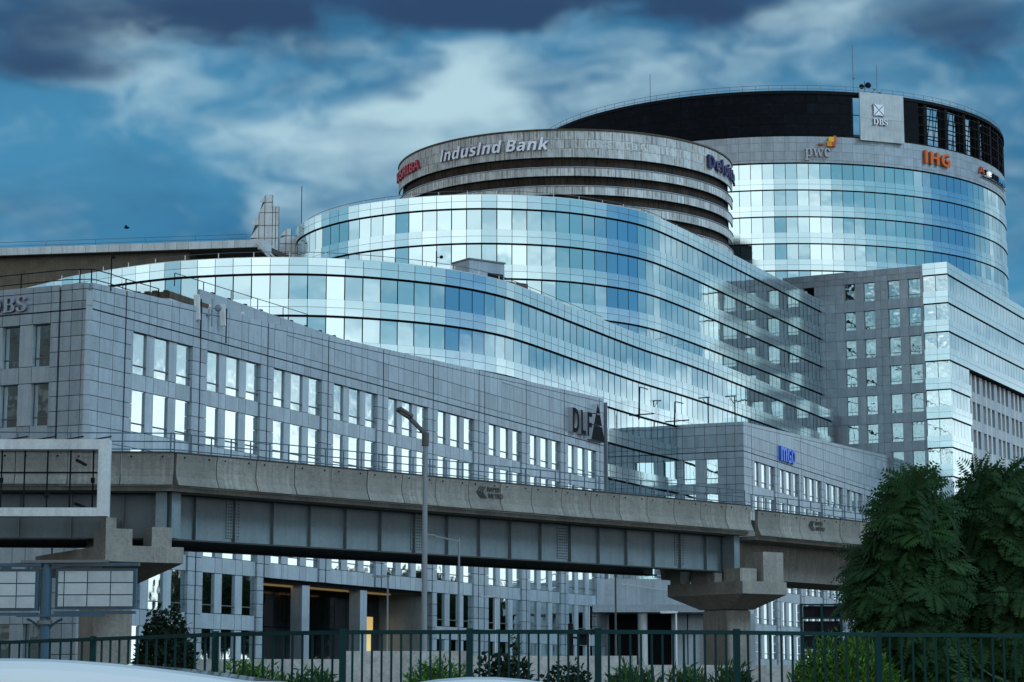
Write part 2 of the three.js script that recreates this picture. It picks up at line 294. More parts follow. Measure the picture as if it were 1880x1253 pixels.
const F = { x: 7.48, z: -299.5, r: 23.42, top: 73.36 }, G = { x: 43.64, z: -365.3, r: 40.1, top: 92.28 };
const METRO_TOP = 12.0, M0 = [-46, -96.6], M1 = [-15.33, -98.47], M2 = [14.09, -128.03], M3 = [50, -171.3];
const arc = (c, a0, a1, n) => Array.from({ length: n + 1 }, (_, i) => { const a = a0 + (a1 - a0) * i / n; return [c.x + c.r * Math.sin(a), c.z + c.r * Math.cos(a)]; });
screen('A', [[AL.ax, AL.az], [A.ax, A.az], on(A, A.L)], aTop);
screen('B', [[BL.ax, BL.az], [B.ax, B.az], on(B, B.L)], bTop);
screen('C', C_LINE, C_TOP); screen('D', D_LINE, D_TOP);
screen('E', [E1, E2, E3], E_TOP);
screen('F', arc(F, -1.57, 1.57, 24), F.top); screen('G', arc(G, -1.57, 1.57, 24), 85.0);
screen('metro', [M0, M1, M2, M3], METRO_TOP, 8.3);

// ground, road and pavements
{
  const g = new THREE.PlaneGeometry(4000, 4000, 1, 1).rotateX(-Math.PI / 2); structure('ground', metreUV(g), M.earth).position.y = -0.02;
  const road = (x0, x1, z0, z1, y, mat, name) => { const q = new THREE.BoxGeometry(x1 - x0, 0.3, z1 - z0); q.translate((x0 + x1) / 2, y - 0.15, (z0 + z1) / 2); structure(name, metreUV(q), mat); };
  road(-400, 400, -19.5, 6, 0.0, M.asphalt, 'road');
  road(-400, 400, -29, -19.5, 0.14, M.paving, 'pavement');
  road(-400, 400, -92, -48, 0.004, M.asphalt, 'service_road');
  const line = new THREE.BoxGeometry(700, 0.01, 0.15); line.translate(0, 0.006, -12.4); structure('lane_marking', metreUV(line), M.whitePaint);
}

// ---------------------------------------------------------------- the two curved glass blocks
function resample(pts, step) {
  const c = new THREE.CatmullRomCurve3(pts.map(([x, z]) => new THREE.Vector3(x, 0, z)), false, 'centripetal'), N = 3000, d = c.getPoints(N), out = [[d[0].x, d[0].z]]; let acc = 0;
  for (let i = 1; i <= N; i++) { acc += d[i].distanceTo(d[i - 1]); if (acc >= step) { out.push([d[i].x, d[i].z]); acc = 0; } }
  out.push([d[N].x, d[N].z]); return out;
}
function curtain(P, nodes, top, floors, fh, o = {}) {
  const paneH = o.paneH ?? fh * 0.565, slot = o.slot ?? 0.17, sp = (fh - paneH - slot) / 2, mod = o.mod;
  for (let i = 0; i + 1 < nodes.length; i++) {
    const f = face(...nodes[i], ...nodes[i + 1]); if (f.L < 0.4) continue; const w = Math.abs(f.L - mod) < 0.15 ? mod : f.L;
    const put = (name, mats, y, h, gap, off, t, j) => { const [x, z] = on(f, f.L / 2, off - t / 2); P.add(name, boxGeo(w - gap, h - 0.035, t), pick(mats), x, y + h / 2, z, f.ry + gauss() * j, w * h, f.nx, f.nz, gauss() * j, h); };
    let y = top;
    for (let k = 0; k < 2; k++) { y -= sp; put('spandrel_panel', M.spandrel, y, sp, 0.035, 0, 0.28, 0.0016); }
    for (let n = 0; n < (typeof floors === 'function' ? floors(i) : floors); n++) {
      y -= slot + paneH; put('window_pane', o.paneMat ?? M.pane, y, paneH, 0.10, -0.14, 0.05, 0.0022);
      for (let k = 0; k < 2; k++) { y -= sp; put('spandrel_panel', M.spandrel, y, sp, 0.035, 0, 0.28, 0.0016); }
    }
  }
}
const inset = (nodes, d) => nodes.map((p, i) => { const a = nodes[Math.max(0, i - 1)], b = nodes[Math.min(nodes.length - 1, i + 1)], L = Math.hypot(b[0] - a[0], b[1] - a[1]); return [p[0] + (b[1] - a[1]) / L * d, p[1] - (b[0] - a[0]) / L * d]; });
const rel = (pts, b) => pts.map(([x, z]) => [x - b[0], z - b[1]]);
function glassBlock(name, label, line, top, fh, floors, id, back) {
  const nodes = resample(line, 1.70), base = [line[8][0], line[8][1]];
  const g = thing(name, label, 'building', [base[0], 0, base[1]]), P = new Pieces(g, id);
  curtain(P, nodes, top, floors, fh, { mod: 1.70 });
  P.finish();
  const inn = rel(inset(nodes, 0.30), base), out = rel(inset(nodes, 1.2), base);
  part(g, 'backing_wall', wallGeo(inn, 0, top - 0.12), M.slot);
  part(g, 'roof_slab', prism([...out, ...rel(back, base)], top - 0.9, top - 0.5), M.concrete[0]);
  part(g, 'roof_edge_trim', wallGeo(rel(inset(nodes, 0.02), base), top - 0.03, top + 0.04), M.alu);
  return { nodes, g };
}
const Cb = glassBlock('curved_glass_building', 'lower bow fronted mirror glass building rising behind the pale panel block', C_LINE, C_TOP, C_FLOOR, 8, 'C', [[44, -320], [-30, -320], [-55, -240]]);
const Db = glassBlock('curved_glass_building', 'taller bow fronted mirror glass building below the stained round tower', D_LINE, D_TOP, D_FLOOR, 9, 'D', [[40, -330], [-10, -330], [-24, -290]]);

function railing(name, label, pts, y, h, rails, every, mat, r, postMat = mat, group) {
  const base = pts[Math.floor(pts.length / 2)], g = thing(name, label, 'railing', [base[0], y, base[1]], group), q = rel(pts, base);
  const ps = []; let acc = every; for (let i = 0; i < q.length; i++) { if (i) acc += Math.hypot(q[i][0] - q[i - 1][0], q[i][1] - q[i - 1][1]); if (acc >= every) { ps.push(q[i]); acc = 0; } }
  for (const [x, z] of ps) if (inFrame(x + base[0], y, z + base[1], 30)) part(g, 'post', new THREE.BoxGeometry(r * 2.2, h, r * 2.2), postMat, x, h / 2, z);
  for (const k of rails) {
    const c = new THREE.CatmullRomCurve3(q.map(([x, z]) => new THREE.Vector3(x, h * k, z)));
    part(g, 'rail', new THREE.TubeGeometry(c, Math.min(220, q.length * 2), r, 5), mat);
  }
  return g;
}
railing('roof_railing', 'thin pale safety rail along the roof edge of the lower curved glass building', inset(Cb.nodes, 0.8).slice(4, 50), C_TOP - 0.1, 0.75, [1], 2.6, M.frame, 0.03, M.alu);
railing('roof_railing', 'thin pale safety rail along the roof edge of the taller curved glass building', inset(Db.nodes, 0.8).slice(2, 52), D_TOP - 0.1, 0.7, [1], 2.7, M.frame, 0.03, M.alu);

// ---------------------------------------------------------------- clad blocks with punched windows
// cols: list of [kind, width]; kinds: m margin panel, w window, p pier, g groove
function cladFace(P, f, o) {
  const { cols, s0, rows, winH, pitch, heavy, topAt, rec = 0.15, glassOff = 0.29, glass, mats = M.clad, pierMats = M.cladPier, yMin = 0 } = o;
  const put = (name, m, s, y, w, h, off, t, tilt = 0, j = 0) => { const [x, z] = on(f, s, off - t / 2); P.add(name, boxGeo(w, h, t), pick(m), x, y + h / 2, z, f.ry + j, w * h, f.nx, f.nz, tilt, h); };
  const J = 0.045; let s = s0;
  const sloped = (sa, w, y0) => {   // parapet pieces whose upper edge follows the rising roof line
    const ya = topAt(...on(f, sa)), yb = topAt(...on(f, sa + w)), cut = 0.40;
    const quad = (a0, a1, b0, b1, name, off, t) => {
      const sh = new THREE.Shape([new THREE.Vector2(-w / 2 + J / 2, a0), new THREE.Vector2(w / 2 - J / 2, b0), new THREE.Vector2(w / 2 - J / 2, b1), new THREE.Vector2(-w / 2 + J / 2, a1)]);
      const g = metreUV(new THREE.ExtrudeGeometry(sh, { depth: t, bevelEnabled: false })), [x, z] = on(f, sa + w / 2, off - t);
      P.add(name, g, pick(mats), x, y0, z, f.ry, w * Math.abs(a1 - a0), f.nx, f.nz, 0, 0.2);
    };
    const lo = Math.min(ya, yb) - cut, steps = [0.55, 1.95, 3.35, 4.75]; let y = y0;
    for (const st of steps) { if (y0 + st < lo - 0.25) { put('cladding_panel', mats, sa + w / 2, y + J / 2, w - J, y0 + st - y - J, 0, 0.55); y = y0 + st; } }
    quad(y - y0 + J / 2, ya - cut - y0 - J / 2, y - y0 + J / 2, yb - cut - y0 - J / 2, 'cladding_panel', 0, 0.55);
    quad(ya - cut - y0 + J / 2, ya - y0, yb - cut - y0 + J / 2, yb - y0, 'coping_panel', 0.02, 0.6);
  };
  for (const [kind, w, info] of cols) {
    if (kind === 'g') { s += w; continue; }
    const c = s + w / 2;
    sloped(s, w, heavy + 0.05);
    put('cladding_panel', mats, c, rows[0] + J / 2, w - J, heavy - rows[0] - J, 0.0, 0.55);
    rows.forEach((top, k) => {
      const bot = top - winH, nextTop = rows[k + 1] ?? top - pitch; if (nextTop < yMin - 3) return;
      if (info && info.skip && info.skip(k)) return;
      if (kind === 'm') {
        const n = 4, h = (top - nextTop) / n; for (let i = 0; i < n; i++) put('cladding_panel', mats, c, nextTop + i * h + J / 2, w - J, h - J, 0, 0.58);
      } else if (kind === 'p') {
        put('pier_panel', pierMats, c, bot + J / 2, w, winH - J, -rec, 0.36); put('spandrel_slab', pierMats, c, nextTop + J / 2, w - J, bot - nextTop - J, -rec, 0.36);
      } else {
        const gl = glass(k), tl = gauss() * 0.003, jl = gauss() * 0.004;
        put('window_glass', gl, c, bot + 0.62, w - 0.06, winH - 0.62, -glassOff, 0.03, tl, jl); put('lower_window_glass', gl, c, bot + 0.03, w - 0.06, 0.53, -glassOff, 0.03, gauss() * 0.003, jl);
        put('transom', M.frame, c, bot + 0.545, w - 0.02, 0.07, -glassOff + 0.10, 0.10);
        put('spandrel_slab', pierMats, c, nextTop + J / 2, w - J, bot - nextTop - J, -rec, 0.36);
      }
    });
    s += w;
  }
  return s;
}
const bay = (skip) => [['g', 0.12], ['m', 0.90, skip], ['w', 1.82, skip], ['p', 0.96, skip], ['w', 1.82, skip], ['p', 0.96, skip], ['w', 1.82, skip], ['m', 0.94, skip]];
// ---- the long pale panel block in front
{
  const g = thing('panel_clad_office_block', 'long pale grey panel clad office block with rows of tall windows behind the viaduct', 'building', [A.ax, 0, A.az]), P = new Pieces(g, 'A');
  const rows = [25.29, 21.34, 17.39, 13.44, 9.49, 5.54], o = { rows, winH: 2.83, pitch: 3.95, heavy: 26.03, topAt: aTop, yMin: 0 };
  const portal = { skip: (k) => k >= 4 };
  const glass = () => M.window;
  const cols = [['m', 0.95], ['m', 1.55], ['m', 1.35], ...bay(), ...bay(), ...bay(portal), ...bay(portal), ...bay(portal), ...bay(), ['g', 0.12], ['m', 1.1], ...bay(), ...bay(), ...bay(), ['g', 0.12], ['m', 1.1]];
  cladFace(P, A, { ...o, cols, s0: 0.05, glass });
  const colsL = [['m', 1.1], ['g', 0.12], ['m', 1.0], ['w', 1.45], ['p', 1.05], ['w', 1.45], ['p', 1.05], ['w', 1.45], ['m', 0.66], ['g', 0.12], ['m', 0.9], ['m', 0.87], ['m', 0.3]];
  const wL = colsL.reduce((a, c) => a + c[1], 0);
  cladFace(P, AL, { ...o, cols: colsL, s0: AL.L - wL - 0.02, glass: () => M.window, rec: 0.05, glassOff: 0.45 });
  // chamfered corner between the two faces
  const cf = face(...on(AL, AL.L), ...on(A, 0));
  for (let y = 1.6; y < 26.7; y += 0.9875) { const [x, z] = on(cf, cf.L / 2, -0.12); P.add('corner_panel', boxGeo(cf.L + 0.1, 0.957, 0.3), pick(M.clad), x, y + 0.48, z, cf.ry, 0.4, cf.nx, cf.nz, 0, 0.9); }
  P.finish();
  const R = (s, off) => { const [x, z] = on(A, s, off); return [x - A.ax, z - A.az]; }, RL = (s, off) => { const [x, z] = on(AL, s, off); return [x - A.ax, z - A.az]; };
  const strip = (f, s0, s1, y0, y1, name, mat, off) => part(g, name, wallGeo([f(s0, off), f(s1, off)], y0, y1), mat);
  strip(RL, 0, AL.L - 0.4, 0, 27.6, 'backing_wall', M.joint, -0.60); strip(R, 0.4, 22.6, 0, 27.5, 'backing_wall', M.joint, -0.60);
  strip(R, 22.6, 50.6, 9.2, 28.4, 'backing_wall', M.joint, -0.60); strip(R, 50.6, A.L, 0, 29.2, 'backing_wall', M.joint, -0.60);
  part(g, 'roof_slab', prism([RL(0, -1), RL(AL.L - 1, -1), R(1, -1), R(A.L, -1), R(A.L, -2.2), R(60, -3), R(40, -20), R(10, -32)], 25.2, 25.6), M.concrete[0]);
  const ev = on(A, A.L + 0.04, -0.4); part(g, 'end_wall', boxGeo(0.06, 30.6, 1.3, 1), M.clad[2], ev[0] - A.ax, 15.3, ev[1] - A.az, A.ry);
  // recessed entrance: back wall of panes, the dim interior painted into their near-black colour, two columns, soffit with strip lamps
  const s0 = 22.62, s1 = 50.45, dp = 4.6;
  const rb = (name, geo, mat, s, y, off) => { const [x, z] = R(s, off); return part(g, name, geo, mat, x, y, z, A.ry); };
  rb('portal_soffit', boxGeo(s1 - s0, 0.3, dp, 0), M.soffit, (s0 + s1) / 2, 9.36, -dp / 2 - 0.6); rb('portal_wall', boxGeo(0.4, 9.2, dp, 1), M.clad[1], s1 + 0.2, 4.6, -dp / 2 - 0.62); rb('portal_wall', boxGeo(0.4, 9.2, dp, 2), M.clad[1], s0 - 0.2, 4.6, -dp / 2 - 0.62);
  for (let i = 0; i < 14; i++) for (let k = 0; k < 3; k++) { rb('entrance_pane', boxGeo((s1 - s0) / 14 - 0.09, 2.94, 0.05), pick(M.darkGlass), s0 + (i + 0.5) * (s1 - s0) / 14, 1.6 + k * 3.03, -dp - 0.4); }
  rb('entrance_backing', boxGeo(s1 - s0, 9.2, 0.2, 0), M.black, (s0 + s1) / 2, 4.6, -dp - 0.62);
  for (const s of [29.8, 39.2]) rb('portal_column', boxGeo(1.15, 9.2, 1.0), M.clad[2], s, 4.6, -1.0);
  for (const [a, b] of [[23.4, 30], [30.8, 38], [38.8, 45.5]]) {
    rb('strip_light', boxGeo(b - a, 0.12, 0.55, 0), M.strip, (a + b) / 2, 9.13, -1.6);
    const L = new THREE.RectAreaLight(lin(1, 0.62, 0.25), 0.5, b - a, 0.5), [x, z] = on(A, (a + b) / 2, -1.6); L.position.set(x, 9.05, z); L.rotation.set(-Math.PI / 2, 0, A.ry, 'YXZ'); L.rotation.order = 'YXZ'; L.rotation.y = A.ry; L.rotation.x = -Math.PI / 2; L.rotation.z = 0; scene.add(L);
  }
  rb('lit_window', boxGeo(1.9, 3.6, 0.08, 0), M.warm, 48.2, 5.6, -dp - 0.33);
}
// ---- the second pale panel block, right of it
{
  const g = thing('panel_clad_office_block', 'shorter pale panel block with a blue sign on its right face', 'building', [B.ax, 0, B.az]), P = new Pieces(g, 'B');
  const rows = Array.from({ length: 7 }, (_, i) => 27.0 - 3.92 * i), o = { rows, winH: 2.75, pitch: 3.92, heavy: 27.75, topAt: bTop };
  const bb = () => [['g', 0.12], ['m', 1.0], ['w', 1.85], ['p', 1.1], ['w', 1.85], ['p', 1.1], ['w', 1.85], ['m', 1.0]];
  cladFace(P, B, { ...o, cols: [['m', 1.45], ['m', 1.45], ...bb(), ...bb(), ...bb(), ...bb(), ...bb(), ...bb(), ...bb()], s0: 0.05, glass: () => M.window, mats: M.clad });
  const cl = [['m', 1.1], ['m', 0.8], ['w', 1.5], ['p', 1.15], ['w', 1.5], ['m', 1.05], ['m', 1.05], ['m', 1.0]];
  cladFace(P, BL, { ...o, cols: cl, s0: 0.03, glass: () => M.window, rec: 0.02, glassOff: 0.4, mats: M.clad });
  P.finish();
  const R = (f, s, off) => { const [x, z] = on(f, s, off); return [x - B.ax, z - B.az]; };
  part(g, 'backing_wall', wallGeo([R(BL, 0, -0.6), R(BL, BL.L - 0.5, -0.6)], 0, 30.9), M.joint); part(g, 'backing_wall', wallGeo([R(B, 0.5, -0.6), R(B, B.L, -0.6)], 0, 30.9), M.joint);
  part(g, 'roof_slab', prism([R(BL, 0, -1), R(B, 1, -1), R(B, B.L, -1), R(B, B.L, -9)], 28.4, 28.8), M.concrete[0]);
}
// ---- the grey block on the right: punched windows on its left face, glass ribbons round its corner
{
  const g = thing('grey_corner_block', 'grey panel block with mirror glass corner standing before the tallest round tower', 'building', [E2[0], 0, E2[1]]), P = new Pieces(g, 'E');
  const pitch = 4.07, rows = Array.from({ length: 12 }, (_, i) => 58.5 - pitch * i), f = EL, J = 0.03;
  const put = (fc, name, m, s, y, w, h, off, t, tilt = 0, j = 0) => { const [x, z] = on(fc, s, off - t / 2); P.add(name, boxGeo(w, h, t), pick(m), x, y + h / 2, z, fc.ry + j, w * h, fc.nx, fc.nz, tilt, h); };
  const cols = [['m', 0, 1.6], ['m', 1.6, 3.2], ['d', 3.2, 4.8], ['m', 4.8, 6.4], ['m', 6.4, 8.0], ['p', 8.0, 9.3], ['w', 9.3, 10.95], ['p', 10.95, 12.2], ['w', 12.2, 13.85], ['m', 13.85, 14.75], ['m', 14.75, 15.8], ['w', 15.8, 17.5], ['p', 17.5, 18.75], ['w', 18.75, 20.55], ['m', 20.55, 21.0]];
  for (const [k, a, b] of cols) {
    const w = b - a, c = (a + b) / 2;
    put(f, 'cladding_panel', M.clad, c, 58.5 + J, w - J, 0.85 - J, 0, 0.5); put(f, 'cladding_panel', M.clad, c, 59.35 + J, w - J, 0.95 - J, 0, 0.5);
    rows.forEach((top, r) => {
      const bot = top - 2.65, nx = top - pitch;
      if (k === 'w') {
        put(f, 'window_glass', M.wavy, c, bot + 0.5, w - 0.05, 2.15, -0.4, 0.03, gauss() * 0.004, gauss() * 0.008); put(f, 'lower_window_glass', M.wavy, c, bot + 0.02, w - 0.05, 0.42, -0.4, 0.03, gauss() * 0.004, gauss() * 0.006); put(f, 'transom', M.frame, c, bot + 0.43, w, 0.06, -0.32, 0.1);
        put(f, 'cladding_panel', M.clad, c, nx + J, w - J, pitch - 2.65 - J, 0, 0.5);
      } else if (k === 'p') { put(f, 'pier_panel', M.cladPier, c, bot, w, 2.65, -0.06, 0.44); put(f, 'cladding_panel', M.clad, c, nx + J, w - J, pitch - 2.65 - J, 0, 0.5); }
      else if (k === 'd' && r === 0) { put(f, 'cladding_panel', M.clad, c, nx + J, w - J, pitch - 2.65 - J, 0, 0.5); }
      else { for (let i = 0; i < 3; i++) put(f, 'cladding_panel', M.clad, c, nx + i * pitch / 3 + J, w - J, pitch / 3 - J, 0, 0.5); }
    });
  }
  // glass ribbons: two panes wide on the left face, then along the right face
  const rib = (fc, s0, s1, mod, floors, paneMats, out) => {
    const n = Math.round((s1 - s0) / mod); mod = (s1 - s0) / n;
    for (let i = 0; i < n; i++) {
      const c = s0 + (i + 0.5) * mod; let y = E_TOP + 0.15;
      for (let r = 0; r <= floors(i); r++) {
        for (let k = 0; k < 2; k++) { y -= 0.84; put(fc, 'ribbon_spandrel', M.spandrel, c, y + 0.02, mod - 0.03, 0.81, out, 0.3, gauss() * 0.003, gauss() * 0.003); }
        y -= 0.14 + 2.25; put(fc, 'ribbon_pane', paneMats, c, y, mod - 0.09, 2.23, out - 0.22, 0.05, gauss() * 0.0045, gauss() * 0.006);
      }
    }
  };
  rib(EL, 21.05, EL.L + 0.3, 1.75, () => 11, M.cornerGlass, 0.3); rib(ER, 0.02, 88, 1.7, (i) => (i < 6 ? 11 : 2), M.pane, 0.3);
  { let y = E_TOP + 0.15 - 3 * pitch - 0.02; put(ER, 'ribbon_spandrel', M.spandrel, 44 + 5, y - 0.83, 78, 0.8, 0.3, 0.3); put(ER, 'ribbon_spandrel', M.spandrel, 44 + 5, y - 1.67, 78, 0.8, 0.3, 0.3); }
  // set back clad part under the ribbons of the right face
  let s = 10.6; const low = Array.from({ length: 8 }, (_, i) => 46.4 - pitch * i);
  for (let b = 0; b < 7; b++) for (const [k, w] of [['m', 0.9], ['w', 1.5], ['p', 0.9], ['w', 1.5], ['p', 0.9], ['w', 1.5], ['m', 0.9]]) {
    const c = s + w / 2; s += w;
    for (const top of low) {
      if (k === 'w') { put(ER, 'window_glass', M.window, c, top - 2.6, w - 0.05, 2.6, -1.1, 0.03); put(ER, 'cladding_panel', M.clad, c, top - pitch + J, w - J, pitch - 2.6 - J, -0.6, 0.5); }
      else put(ER, 'cladding_panel', k === 'm' ? M.clad : M.cladPale, c, top - pitch + J, w - J, pitch - J, -0.6, 0.6);
    }
  }
  P.finish();
  const R = (fc, q, off) => { const [x, z] = on(fc, q, off); return [x - E2[0], z - E2[1]]; };
  part(g, 'backing_wall', wallGeo([R(EL, 0, -0.5), R(EL, 3.2, -0.5)], 0, E_TOP - 0.1), M.joint); part(g, 'backing_wall', wallGeo([R(EL, 3.2, -1.6), R(EL, 4.8, -1.6)], 0, E_TOP - 0.1), M.black);
  part(g, 'backing_wall', wallGeo([R(EL, 4.8, -0.5), R(EL, EL.L + 0.02, -0.5)], 0, E_TOP - 0.1), M.joint);
  part(g, 'backing_wall', wallGeo([R(ER, -0.02, 0.02), R(ER, 10.4, 0.02), R(ER, 10.41, -1.3), R(ER, 89, -1.3)], 0, 48.0), M.joint); part(g, 'backing_wall', wallGeo([R(ER, -0.02, 0.02), R(ER, 89, 0.02)], 46.6, E_TOP), M.joint);
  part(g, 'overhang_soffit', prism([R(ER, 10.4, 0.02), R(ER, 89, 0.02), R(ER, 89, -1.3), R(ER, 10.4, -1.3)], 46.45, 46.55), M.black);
  part(g, 'roof_slab', prism([R(EL, 0, -0.6), R(EL, EL.L - 1, -0.6), R(ER, 1, -0.6), R(ER, 89, -0.6), R(ER, 89, -5)], E_TOP - 1, E_TOP - 0.6), M.concrete[0]);
  part(g, 'side_wall', wallGeo([[E1[0] + 12 - E2[0], E1[1] - 24 - E2[1]], R(EL, 0, -0.05)], 0, E_TOP), M.clad[2]);
}

// ---------------------------------------------------------------- the two round towers
const ringAt = (c, a, r) => [c.x + r * Math.sin(a), c.z + r * Math.cos(a)];
{
  const g = thing('round_tower', 'stained round tower with brown louvre bands and large white lettering', 'building', [F.x, 0, F.z]), P = new Pieces(g, 'F');
  const N = 110, da = 2 * Math.PI / N, w = F.r * da;
  for (let i = 0; i < N; i++) {
    const a = i * da, nx = Math.sin(a), nz = Math.cos(a);
    const put = (name, m, y0, h, off, t, gap = 0.03) => { const [x, z] = ringAt(F, a, F.r + off - t / 2); P.add(name, boxGeo(w - gap, h - 0.03, t), pick(m), x, y0 + h / 2, z, a, w * h, nx, nz, 0, h); };
    for (let k = 0; k < 3; k++) put('cladding_panel', M.stained, 69.6 + 1.19 * k, 1.19, 0, 0.2);
    put('coping_panel', M.coping, 73.17, 0.24, 0.12, 0.5, 0.005);
    for (let b = 0; b < 8; b++) {
      const y = 69.6 - 2.48 * (b + 1); put('louvre_panel', M.louvre, y + 1.22, 1.26, -0.55, 0.06, 0.05); put('band_panel', M.stained, y, 1.1, 0, 0.22); put('sill_panel', M.clad, y + 1.1, 0.12, 0.1, 0.7, 0.004);
    }
  }
  P.finish();
  part(g, 'backing_wall', new THREE.CylinderGeometry(F.r - 0.62, F.r - 0.62, 73, 110, 1, true), M.joint, 0, 36.5, 0);
  part(g, 'roof_slab', new THREE.CylinderGeometry(F.r - 0.3, F.r - 0.3, 0.3, 80), M.concrete[0], 0, 72.6, 0);
}
{
  const g = thing('round_tower', 'tallest round glass tower with a black screen band and open steel crown', 'building', [G.x, 0, G.z]), P = new Pieces(g, 'G');
  const N = 142, da = 2 * Math.PI / N, nodes = []; for (let i = -44; i <= 44; i++) nodes.push(ringAt(G, i * da, G.r));
  curtain(P, nodes.slice(), 80.84 + 1.675, 6, 4.19, { mod: G.r * da * 0.99968, paneH: 2.36, slot: 0.16 });
  P.q.spandrel_panel = P.q.spandrel_panel.filter((p) => p.y < 80.8);
  for (let i = -44; i < 44; i++) {
    const a = (i + 0.5) * da, nx = Math.sin(a), nz = Math.cos(a), w = G.r * da;
    const put = (name, m, y0, h, off, t, gap = 0.03) => { const [x, z] = ringAt(G, a, G.r + off - t / 2); P.add(name, boxGeo(w - gap, h - 0.03, t), pick(m), x, y0 + h / 2, z, a, w * h, nx, nz, 0, h); };
    put('cladding_panel', M.cladG, 80.88, 0.42, 0, 0.3); put('cladding_panel', M.cladG, 81.3, 1.35, 0, 0.3); put('cladding_panel', M.cladG, 82.65, 1.35, 0, 0.3); put('cladding_panel', M.cladG, 84.0, 1.0, 0, 0.3);
    const deg = a * 57.2958;
    if (deg < 12.3) for (let k = 0; k < 4; k++) put('screen_module', M.led, 85.25 + 1.68 * k, 1.68, -0.1, 0.12, 0.006);
  }
  P.finish();
  const ring = (y, r, h, t, mat, name, a0 = -3.15, a1 = 3.15) => { const sh = []; const n = 96; for (let i = 0; i <= n; i++) { const a = a0 + (a1 - a0) * i / n; sh.push([r * Math.sin(a), r * Math.cos(a)]); } const inner = sh.map(([x, z]) => [x * (r - t) / r, z * (r - t) / r]).reverse(); return part(g, name, prism([...sh, ...inner], y, y + h), mat); };
  part(g, 'backing_wall', new THREE.CylinderGeometry(G.r - 0.3, G.r - 0.3, 84.8, 142, 1, true), M.slot, 0, 42.4, 0);
  part(g, 'roof_slab', new THREE.CylinderGeometry(G.r - 0.3, G.r - 0.3, 0.3, 100), M.concrete[0], 0, 84.7, 0);
  ring(91.75, G.r + 0.05, 0.5, 1.4, M.black, 'crown_beam'); ring(85.0, G.r - 0.05, 0.2, 1.2, M.black, 'crown_beam');
  const A0 = 25.2 / 57.2958, A1 = 160 / 57.2958;
  for (const y of [86.6, 88.2, 89.8]) for (const r of [G.r - 0.1, G.r - 1.6]) ring(y, r, 0.14, 0.14, M.black, 'crown_rail', A0, A1);
  ring(91.0, G.r - 0.1, 0.16, 0.16, M.black, 'crown_rail', A0, A1); ring(88.6, G.r - 0.1, 0.12, 0.12, M.black, 'crown_rail', 12.4 / 57.3, 14.4 / 57.3);
  for (let i = 0; i < 60; i++) {   // posts and braces of the open crown
    const a = A0 + (A1 - A0) * i / 60, main = i % 3 === 0, r1 = G.r - 0.15, r2 = G.r - 1.7, [x1, z1] = [r1 * Math.sin(a), r1 * Math.cos(a)], [x2, z2] = [r2 * Math.sin(a), r2 * Math.cos(a)];
    if (i > 34 && !main) continue;
    part(g, main ? 'crown_post' : 'crown_mullion', boxGeo(main ? 0.75 : 0.10, 6.6, main ? 1.5 : 0.10, 0), M.black, main ? (x1 + x2) / 2 : x1, 88.5, main ? (z1 + z2) / 2 : z1, a);
    const b = a + (A1 - A0) / 60 * 0.8; part(g, 'crown_brace', beam([x2, 85.3, z2], [r2 * Math.sin(b), 91.7, r2 * Math.cos(b)], 0.12, 0.12), M.black);
  }
  { const a = 12.9 / 57.3; part(g, 'crown_post', boxGeo(0.15, 6.6, 0.15, 0), M.black, (G.r - 0.2) * Math.sin(a), 88.5, (G.r - 0.2) * Math.cos(a), a); }
  part(g, 'screen_back', wallGeo(arc({ x: 0, z: 0, r: G.r - 1.3 }, -100 / 57.3, 12 / 57.3, 60), 85.1, 91.7), M.ledBack);
  part(g, 'plant_room', new THREE.CylinderGeometry(G.r * 0.80, G.r * 0.80, 3.0, 60), M.brown, 0, 86.3, 0);
  // flat dark panel beside the pale sign board
  const pl = part(g, 'crown_panel', wallGeo(arc({ x: 0, z: 0, r: G.r - 0.05 }, 25.2 / 57.3, 29.6 / 57.3, 4), 85.2, 91.7), M.led[0]);
  railing('roof_railing', 'tall steel railing round the roof of the tallest round tower', arc({ ...G, r: G.r - 0.4 }, -1.62, 1.62, 64), 92.2, 1.0, [0.45, 1], 1.9, M.galv, 0.035);
}
// pale sign board on the crown of the tallest tower
{
  const a0 = 14.2 / 57.2958, a1 = 25.05 / 57.2958, am = (a0 + a1) / 2, [x, z] = ringAt(G, am, G.r + 0.25), w = 2 * (G.r + 0.25) * Math.sin((a1 - a0) / 2);
  const g = thing('sign_board', 'tall pale board with a quartered emblem and three letters on the black crown', 'sign', [x, 84.6, z]); g.rotation.y = am;
  part(g, 'board', boxGeo(w, 4.05, 0.3, 0), M.cladPale[1], 0, 5.62, 0); part(g, 'board', boxGeo(w, 3.55, 0.3, 1), M.cladPale[0], 0, 1.79, 0);
  const lx = -0.65, ly = 4.95, q = 0.98;   // emblem: four curved quarters round a cross
  for (const [sx, sy] of [[0, 1], [0, -1], [1, 0], [-1, 0]]) {
    const s = new THREE.Shape(); const r = q * 1.02;
    const P1 = [-r, r * 0.98], P2 = [r, r * 0.98]; s.moveTo(0, 0.10); s.lineTo(P1[0] + 0.12, P1[1]); s.quadraticCurveTo(0, r * 0.72, P2[0] - 0.12, P2[1]); s.lineTo(0, 0.10);
    const e = part(g, 'emblem_quarter', new THREE.ExtrudeGeometry(s, { depth: 0.25, bevelEnabled: false, curveSegments: 6 }), [M.letterWhite, M.letterSide], lx, ly, 0.15); e.rotation.z = sy === 1 ? 0 : sy === -1 ? Math.PI : sx === 1 ? -Math.PI / 2 : Math.PI / 2;
  }
  let cx = lx - 1.05; for (const ch of 'DBS') { part(g, 'letter', glyph(ch, font.serif_bold, 0.95, 0.25), [M.letterWhite, M.letterSide], cx, 2.62, 0.15); cx += advance(ch, font.serif_bold, 0.95) * 0.98; }
}
